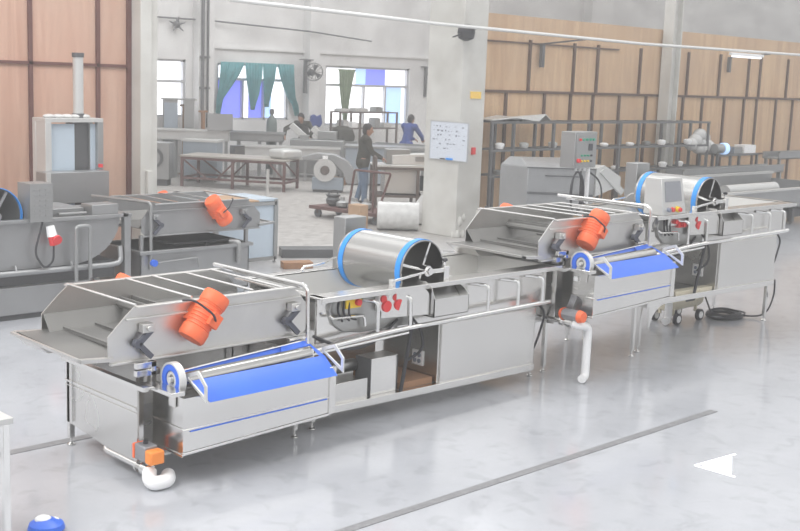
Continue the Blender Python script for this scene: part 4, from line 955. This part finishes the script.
tag(curtain('curtain', '', 'teal', [(19.84, 20.3, 2.93), (19.86, 20.24, 2.5), (19.89, 20.12, 2.1), (19.92, 20.05, 1.85), (19.93, 20.04, 1.74)], waves=6), 'teal curtain knotted to a point, right of the middle pair', 'curtain', 'teal curtains')
tag(curtain('curtain', '', 'teal', [(20.32, 20.9, 2.93), (20.42, 20.92, 2.6), (20.58, 20.95, 2.25), (20.72, 20.98, 2.0), (20.9, 21.08, 1.8), (21.0, 21.12, 1.5)], waves=6), 'teal curtain at the right edge of its window, swept right', 'curtain', 'teal curtains')
tag(curtain('curtain', '', 'olivec', [(22.55, 23.25, 2.86), (22.6, 23.2, 2.78), (22.63, 23.1, 2.4), (22.7, 23.02, 2.0), (22.78, 22.96, 1.6), (22.82, 22.92, 1.35)], waves=5), 'olive green curtain bunched to a point in the right window', 'curtain')

# wall fans, lamp and column fan
def wall_fan(loc, label):
    t = thing('wall_fan', label, 'fan', loc)
    MB().box(-.04, .04, -.02, .06, -.6, .35).build('bracket', 'rackm', t)
    MB().bar((0, 0, .3), (0, -.2, .3), .04).bar((-.25, -.02, .33), (.25, -.02, .33), .03).build('arm', 'rackm', t)
    h = MB().revolve([(.05, 0), (.09, .04), (.09, .15), (.05, .2)], (0, -.2, 0), (-.3, -1, -.2), 14).build('motor', 'dulldark', t)
    d = Vector((-.5, -1, -.3)).normalized()
    m = MB().annulus(Vector((0, -.35, 0)), d, .26, .245, .03, 28).annulus(Vector((0, -.42, -.02)), d, .2, .19, .01, 28)
    for k in range(10):
        a = k * math.pi / 5; u = d.cross(Vector((0, 0, 1))).normalized(); w = d.cross(u)
        m.bar(Vector((0, -.40, -.02)), Vector((0, -.36, 0)) + (u * math.cos(a) + w * math.sin(a)) * .25, .01)
    m.build('cage', 'rackm', t)
    m = MB()
    for k in range(3):
        a = k * 2.1; u = d.cross(Vector((0, 0, 1))).normalized(); w = d.cross(u)
        e1 = u * math.cos(a) + w * math.sin(a); e2 = u * math.cos(a + .7) + w * math.sin(a + .7); o = Vector((0, -.37, 0))
        m.prism([o + e1 * .04, o + e1 * .22, o + e2 * .22, o + e2 * .05], d * .008)
    m.build('blade', 'dulldark', t)
wall_fan((21.2, 25.68, 2.75), 'grey wall fan on the pilaster between teal and right windows')
wall_fan((26.3, 25.96, 2.7), 'grey wall fan on the plaster just left of the large column')
t = thing('pendant_lamp', 'small star shaped lamp hanging from the dark conduit at upper left', 'lamp', (17.05, 25.88, 3.82))
MB().cyl((0, 0, 0), (0, 0, .14), .02).build('stem', 'rackm', t)
m = MB().ball((0, 0, 0), .09)
for k in range(5):
    a = k * 2 * math.pi / 5 + .3; m.cyl((0, 0, 0), (.26 * math.cos(a), -.1 * abs(math.sin(a)), .2 * math.sin(a)), .04, .01, 8)
m.build('lamp_head', 'rackm', t)
t = thing('ceiling_fan', 'black fan motor fixed high on the large column under the pipe', 'fan', (14.6, 13.5, 3.5))
MB().revolve([(.04, -.14), (.13, -.1), (.15, 0), (.13, .1), (.04, .13)], (0, 0, 0), (0, 0, 1), 18).build('motor', 'black', t)
for a in (10, 100, 190, 280): MB().bar((0, 0, 0), (.34 * math.cos(R(a)), .1 * math.sin(R(a)), .12 * math.sin(R(a + 40))), .03, .02).build('bracket_arm', 'black', t)
MB().box(.0, .08, .05, .12, -.04, .04).build('wall_mount', 'black', t)
# whiteboard, sign
t = thing('whiteboard', 'whiteboard with faint handwriting hung on the left face of the large column', 'whiteboard', (14.66, 13.84, 1.34))
MB().box(-.026, .002, -.45, .44, -.015, 0).box(-.026, .002, -.45, .44, .64, .652).box(-.026, .002, -.455, -.44, -.015, .652).box(-.026, .002, .43, .445, -.015, .652).build('border', 'frame', t)
m = MB(); random.seed(11)
for r_ in range(6):
    y = .38
    while y > -.36:
        l = random.uniform(.02, .06)
        if random.random() < .62: m.box(-.0225, -.02, y - l, y, .56 - r_ * .075 + random.uniform(-.01, .01), .575 - r_ * .075 + random.uniform(-.008, .01))
        y -= l + random.uniform(.02, .05)
MB().box(-.02, .0, -.44, .43, 0, .64).add(m).build('board', 'wblue', t, smooth=False, m2='ink')
MB().box(-.05, -.02, -.12, .02, 0, .03).build('eraser', 'band', t); MB().box(-.05, -.02, .06, .16, 0, .018).build('marker_pen', 'black', t)
single(MB().box(14.9, 15.16, 13.6, 13.62, 2.40, 2.52), 'wall_sign', 'sign', 'small yellow notice on the right face of the large column', 'sign')
single(MB().box(14.99, 15.07, 13.585, 13.62, 1.44, 1.56), 'switch_box', 'red', 'small red switch right of the whiteboard on the large column', 'switch')
single(MB().box(8.80, 8.89, 14.06, 14.12, .9, 1.3), 'switch_box', 'column', 'pale conduit box low on the left column', 'switch', bev=.01)

# foreground left table and bag
t = thing('steel_table', 'corner of a steel table at the bottom left edge of the foreground', 'table', (2.84, 5.90, 0))
MB().box(-1.2, 0, 0, .7, .765, .80).build('table_top', 'pale', t, .003)
for x in (-1.16, -.035):
    for y in (.035, .66):
        m = MB().box(x - .02, x + .02, y - .02, y + .02, .05, .77); foot(m, x, y); m.build('leg', 'tube', t, .003)
t = thing('parts_bag', 'blue and white bag on the floor at the bottom left edge', 'bag', (3.13, 6.10, 0))
MB().revolve([(.07, 0), (.11, .02), (.10, .05), (.05, .075), (.01, .08)], (0, 0, 0), (0, 0, 1), 16).build('bag_body', 'bluefilm', t); MB().ball((-.01, .02, .07), .05, 1, 1, .5).ball((.05, 0, .06), .03, 1, 1, .5).build('paper', 'pvc', t)

# ================================================================== PEOPLE
def person(label, loc, rz, jacket, trousers, lean, arms, head_turn=0., scale=1., vox=.011):
    t = thing('person', label, 'person', loc, rz)
    # local frame: facing +X, left = +Y
    sl, cl = math.sin(lean), math.cos(lean)
    def up(x, y, z):                                     # torso point, rotated forward about the hips
        h = z - .92; return Vector((x * cl + h * sl, y, .92 + h * cl - x * sl))
    S = scale
    sh = [up(0, s * .185, 1.40) for s in (-1, 1)]
    neck, chin, crown = up(.0, 0, 1.44), up(.03, 0, 1.52), up(.025, 0, 1.60)
    legs = []
    for s, kx, ax in ((-1, .05, .04), (1, .02, -.10)):
        legs.append((Vector((0, s * .09, .90)), Vector((kx, s * .10, .50)), Vector((ax, s * .105, .085)), Vector((ax + .17, s * .12, .035))))
    b = MB()
    b.caps(up(0, 0, .95), up(.01, 0, 1.15), .125, .12).caps(up(.01, 0, 1.15), up(.0, 0, 1.34), .12, .13)
    b.caps(sh[0], sh[1], .07, .07).caps(up(0, -.08, .92), up(0, .08, .92), .11, .11)
    b.caps(neck - Vector((0, 0, .05)), chin, .055, .05)
    b.ball(crown, .098, 1.0, .80, 1.15).ball(up(.055, 0, 1.545), .062, .9, .85, 1.1)          # cranium, jaw
    b.caps(up(.118, 0, 1.59), up(.135, 0, 1.565), .010, .016)                                # nose
    b.caps(up(.105, -.02, 1.535), up(.105, .02, 1.535), .012, .012)                          # lips
    for s in (-1, 1): b.ball(up(.01, s * .08, 1.585), .026, .8, .4, 1.2, 8, 6)
    for (h, k, a, toe) in legs: b.caps(h, k, .085, .058).caps(k, a, .056, .04).caps(a - Vector((.03, 0, .03)), toe, .042, .035)
    hands = []
    for s, (el, wr) in zip((0, 1), arms):
        el = Vector(el); wr = Vector(wr)
        b.caps(sh[s], el, .055, .044).caps(el, wr, .042, .03)
        d = (wr - el).normalized(); side = d.cross(Vector((0, 0, 1))).normalized(); dn = d.cross(side)
        if dn.z > 0: dn = -dn
        palm = wr + d * .05
        b.caps(wr, palm + side * .02, .027, .024).caps(wr, palm - side * .02, .027, .024)
        for f, ln in ((-.033, .055), (-.011, .068), (.011, .064), (.033, .05)):
            p0 = wr + d * .075 + side * f; p1 = p0 + d * ln * .55 + dn * .008; p2 = p1 + d * ln * .35 + dn * .03
            b.caps(p0, p1, .0095, .009).caps(p1, p2, .009, .0075)
        sg = -1 if s == 0 else 1
        p0 = wr + d * .03 - side * sg * .03; p1 = p0 + d * .03 - side * sg * .025; b.caps(p0, p1, .011, .0095).caps(p1, p1 + d * .03 + dn * .012, .0095, .008)
    o = b.build('body', 'skin', t)
    r_ = o.modifiers.new('one_surface', 'REMESH'); r_.mode = 'VOXEL'; r_.voxel_size = vox; r_.use_smooth_shade = True
    # hair, eyes
    h = MB().ball(up(.005, 0, 1.625), .106, 1, .86, 1.05).ball(up(-.04, 0, 1.57), .082, .7, 1, 1.1)
    ho = h.build('hair', 'hair', t)
    bm = bmesh.new(); bm.from_mesh(ho.data)
    cut = up(.062, 0, 1.63); nrm = (up(1, 0, 0) - up(0, 0, 0)).normalized() * .85 + Vector((0, 0, -.5))
    bmesh.ops.bisect_plane(bm, geom=bm.verts[:] + bm.edges[:] + bm.faces[:], plane_co=cut, plane_no=nrm, clear_outer=True); bm.to_mesh(ho.data); bm.free()
    for s in (-1, 1): MB().ball(up(.108, s * .034, 1.60), .011, .6, 1, .7, 8, 6).build('eye', 'hair', t)
    # clothing
    j = MB().caps(up(0, 0, .90), up(.01, 0, 1.15), .15, .14).caps(up(.01, 0, 1.15), up(.0, 0, 1.33), .14, .145).caps(sh[0], sh[1], .085, .085).caps(up(0, -.08, .88), up(0, .08, .88), .138, .138)
    j.caps(up(-.01, 0, 1.42), up(0, 0, 1.455), .08, .066)
    for s, (el, wr) in zip((0, 1), arms):
        el = Vector(el); wr = Vector(wr); j.caps(sh[s], el, .072, .06).caps(el, el.lerp(wr, .93), .058, .044)
    jo = j.build('jacket', jacket, t); m_ = jo.modifiers.new('one_surface', 'REMESH'); m_.mode = 'VOXEL'; m_.voxel_size = .014; m_.use_smooth_shade = True
    q = MB().caps(Vector((0, -.08, .88)), Vector((0, .08, .88)), .118, .118)
    for (h_, k, a, toe) in legs: q.caps(h_, k, .105, .075).caps(k, a + Vector((0, 0, .02)), .073, .06)
    qo = q.build('trousers', trousers, t); m_ = qo.modifiers.new('one_surface', 'REMESH'); m_.mode = 'VOXEL'; m_.voxel_size = .014; m_.use_smooth_shade = True
    for (h_, k, a, toe) in legs:
        MB().caps(a - Vector((.05, 0, .04)), toe + Vector((.01, 0, .005)), .047, .04).build('shoe', 'shoe', t)
    t.scale = (S, S, S)
    return t
person('person in dark olive jacket and blue jeans standing with hands on the cart', (16.60, 18.15, 0), R(-38), 'jacket', 'jeans', .10,
       [((.16, -.25, 1.14), (.38, -.20, 1.02)), ((.14, .24, 1.12), (.36, .20, 1.0))])
person('person in blue jacket working behind the grey trough near the right window', (22.25, 22.6, 0), R(10), 'bluejacket', 'darktrouser', .25,
       [((.34, -.26, 1.12), (.56, -.14, 1.02)), ((.34, .26, 1.12), (.56, .14, 1.02))])
person('person in dark olive clothes bending forward in front of teal curtain window', (20.8, 25.15, 0), R(-150), 'jacket', 'darktrouser', .55,
       [((.50, -.40, 1.18), (.66, -.36, 1.0)), ((.50, .40, 1.18), (.66, .36, 1.0))])

# ================================================================== LIGHT, WORLD, CAMERA
w = bpy.data.worlds.new('world'); bpy.context.scene.world = w; w.use_nodes = True
nt = w.node_tree; N = nt.nodes; L = nt.links; bg = N['Background']
tc = N.new('ShaderNodeTexCoord'); sx = N.new('ShaderNodeSeparateXYZ'); L.new(tc.outputs['Generated'], sx.inputs[0])
rp = N.new('ShaderNodeValToRGB'); e = rp.color_ramp.elements
e[0].position = .46; e[0].color = (.52, .52, .53, 1); e[1].position = 1; e[1].color = (1.0, 1.0, 1.0, 1)
for p, c in ((.53, .42), (.60, .58), (.72, .98)):
    x = e.new(p); x.color = (c, c, c * 1.01, 1)
mr = N.new('ShaderNodeMapRange'); mr.inputs[1].default_value = -1; mr.inputs[2].default_value = 1
L.new(sx.outputs['Z'], mr.inputs[0]); L.new(mr.outputs[0], rp.inputs[0])
nz = N.new('ShaderNodeTexNoise'); nz.inputs['Scale'].default_value = 2.2; nz.inputs['Detail'].default_value = 2; L.new(tc.outputs['Generated'], nz.inputs['Vector'])
n2 = N.new('ShaderNodeMapRange'); n2.inputs[1].default_value = .3; n2.inputs[2].default_value = .7; n2.inputs[3].default_value = .72; n2.inputs[4].default_value = 1.25; L.new(nz.outputs['Fac'], n2.inputs[0])
mx = N.new('ShaderNodeMix'); mx.data_type = 'RGBA'; mx.blend_type = 'MULTIPLY'; mx.inputs[0].default_value = 1
L.new(rp.outputs[0], mx.inputs[6]); L.new(n2.outputs[0], mx.inputs[7]); ab = N.new('ShaderNodeMath'); ab.operation = 'MAXIMUM'; ab.inputs[1].default_value = .12; L.new(sx.outputs['Z'], ab.inputs[0])
dv = N.new('ShaderNodeMath'); dv.operation = 'DIVIDE'; L.new(sx.outputs['X'], dv.inputs[0]); L.new(ab.outputs[0], dv.inputs[1])
ml = N.new('ShaderNodeMath'); ml.operation = 'MULTIPLY'; ml.inputs[1].default_value = 5.2; L.new(dv.outputs[0], ml.inputs[0])
sn = N.new('ShaderNodeMath'); sn.operation = 'SINE'; L.new(ml.outputs[0], sn.inputs[0])
st = N.new('ShaderNodeMapRange'); st.interpolation_type = 'SMOOTHSTEP'; st.inputs[1].default_value = -.1; st.inputs[2].default_value = .5; st.inputs[3].default_value = .72; st.inputs[4].default_value = 1.35; L.new(sn.outputs[0], st.inputs[0])  # invented skylight stripes, added overhead for bright streaks in the steel
zz = N.new('ShaderNodeMapRange'); zz.inputs[1].default_value = .14; zz.inputs[2].default_value = .3; L.new(sx.outputs['Z'], zz.inputs[0])
m3 = N.new('ShaderNodeMix'); m3.inputs[2].default_value = 1; L.new(zz.outputs[0], m3.inputs[0]); L.new(st.outputs[0], m3.inputs[3])
m4 = N.new('ShaderNodeMix'); m4.data_type = 'RGBA'; m4.blend_type = 'MULTIPLY'; m4.inputs[0].default_value = 1
L.new(mx.outputs[2], m4.inputs[6]); L.new(m3.outputs[0], m4.inputs[7]); L.new(m4.outputs[2], bg.inputs['Color'])
bg.inputs['Strength'].default_value = 1.32
def area(loc, target, size, power, sy=None, name='added_area_light'):  # soft key and fill lamps added overhead, no fixtures stand there
    l = bpy.data.lights.new(name, 'AREA'); l.shape = 'RECTANGLE'; l.size = size; l.size_y = sy or size; l.energy = power
    o = bpy.data.objects.new(name, l); C.objects.link(o); o.location = loc
    o.rotation_euler = (Vector(target) - Vector(loc)).to_track_quat('-Z', 'Y').to_euler()
area((-1, 7, 7.5), (5, 7.5, 0), 6, 480, 4)
area((9, 9, 9), (9, 9.01, 0), 6, 260, 3)
area((18, 20, 8.5), (18, 20.01, 0), 6, 300)

hz = bpy.data.materials.new('thin_factory_haze'); hz.use_nodes = True
hn = hz.node_tree; hn.nodes.remove(hn.nodes['Principled BSDF']); vs = hn.nodes.new('ShaderNodeVolumeScatter')
vs.inputs['Color'].default_value = (1, 1, 1, 1); vs.inputs['Density'].default_value = HAZE; vs.inputs['Anisotropy'].default_value = .2
hn.links.new(vs.outputs[0], hn.nodes['Material Output'].inputs['Volume'])
if HAZE > 0:
    ho = MB().box(-8, 80, -8, 42, -.6, 13).build('haze', hz, smooth=False); ho['kind'] = 'stuff'; ho['label'] = 'thin pale haze filling the whole factory hall'; ho['category'] = 'haze'

cam = bpy.data.cameras.new('camera'); co = bpy.data.objects.new('camera', cam); C.objects.link(co)
f, pitch, roll, yaw = 1162.012, R(9.29563), R(2.17899), R(44.46654)
fw = Vector((math.sin(yaw), math.cos(yaw), 0)); ri = Vector((math.cos(yaw), -math.sin(yaw), 0)); upv = Vector((0, 0, 1))
fw2 = fw * math.cos(pitch) - upv * math.sin(pitch); up2 = upv * math.cos(pitch) + fw * math.sin(pitch)
r3 = ri * math.cos(roll) + up2 * math.sin(roll); u3 = up2 * math.cos(roll) - ri * math.sin(roll)
mt = Matrix((r3, u3, -fw2)).transposed().to_4x4(); mt.translation = (0, 0, 2.75)
co.matrix_world = mt
cam.sensor_width = 36; cam.lens = f / 800 * 36; cam.clip_end = 200
bpy.context.scene.camera = co
sc = bpy.context.scene
sc.view_settings.view_transform = 'Standard'
sc.view_settings.look = 'None'
sc.view_settings.exposure = .13
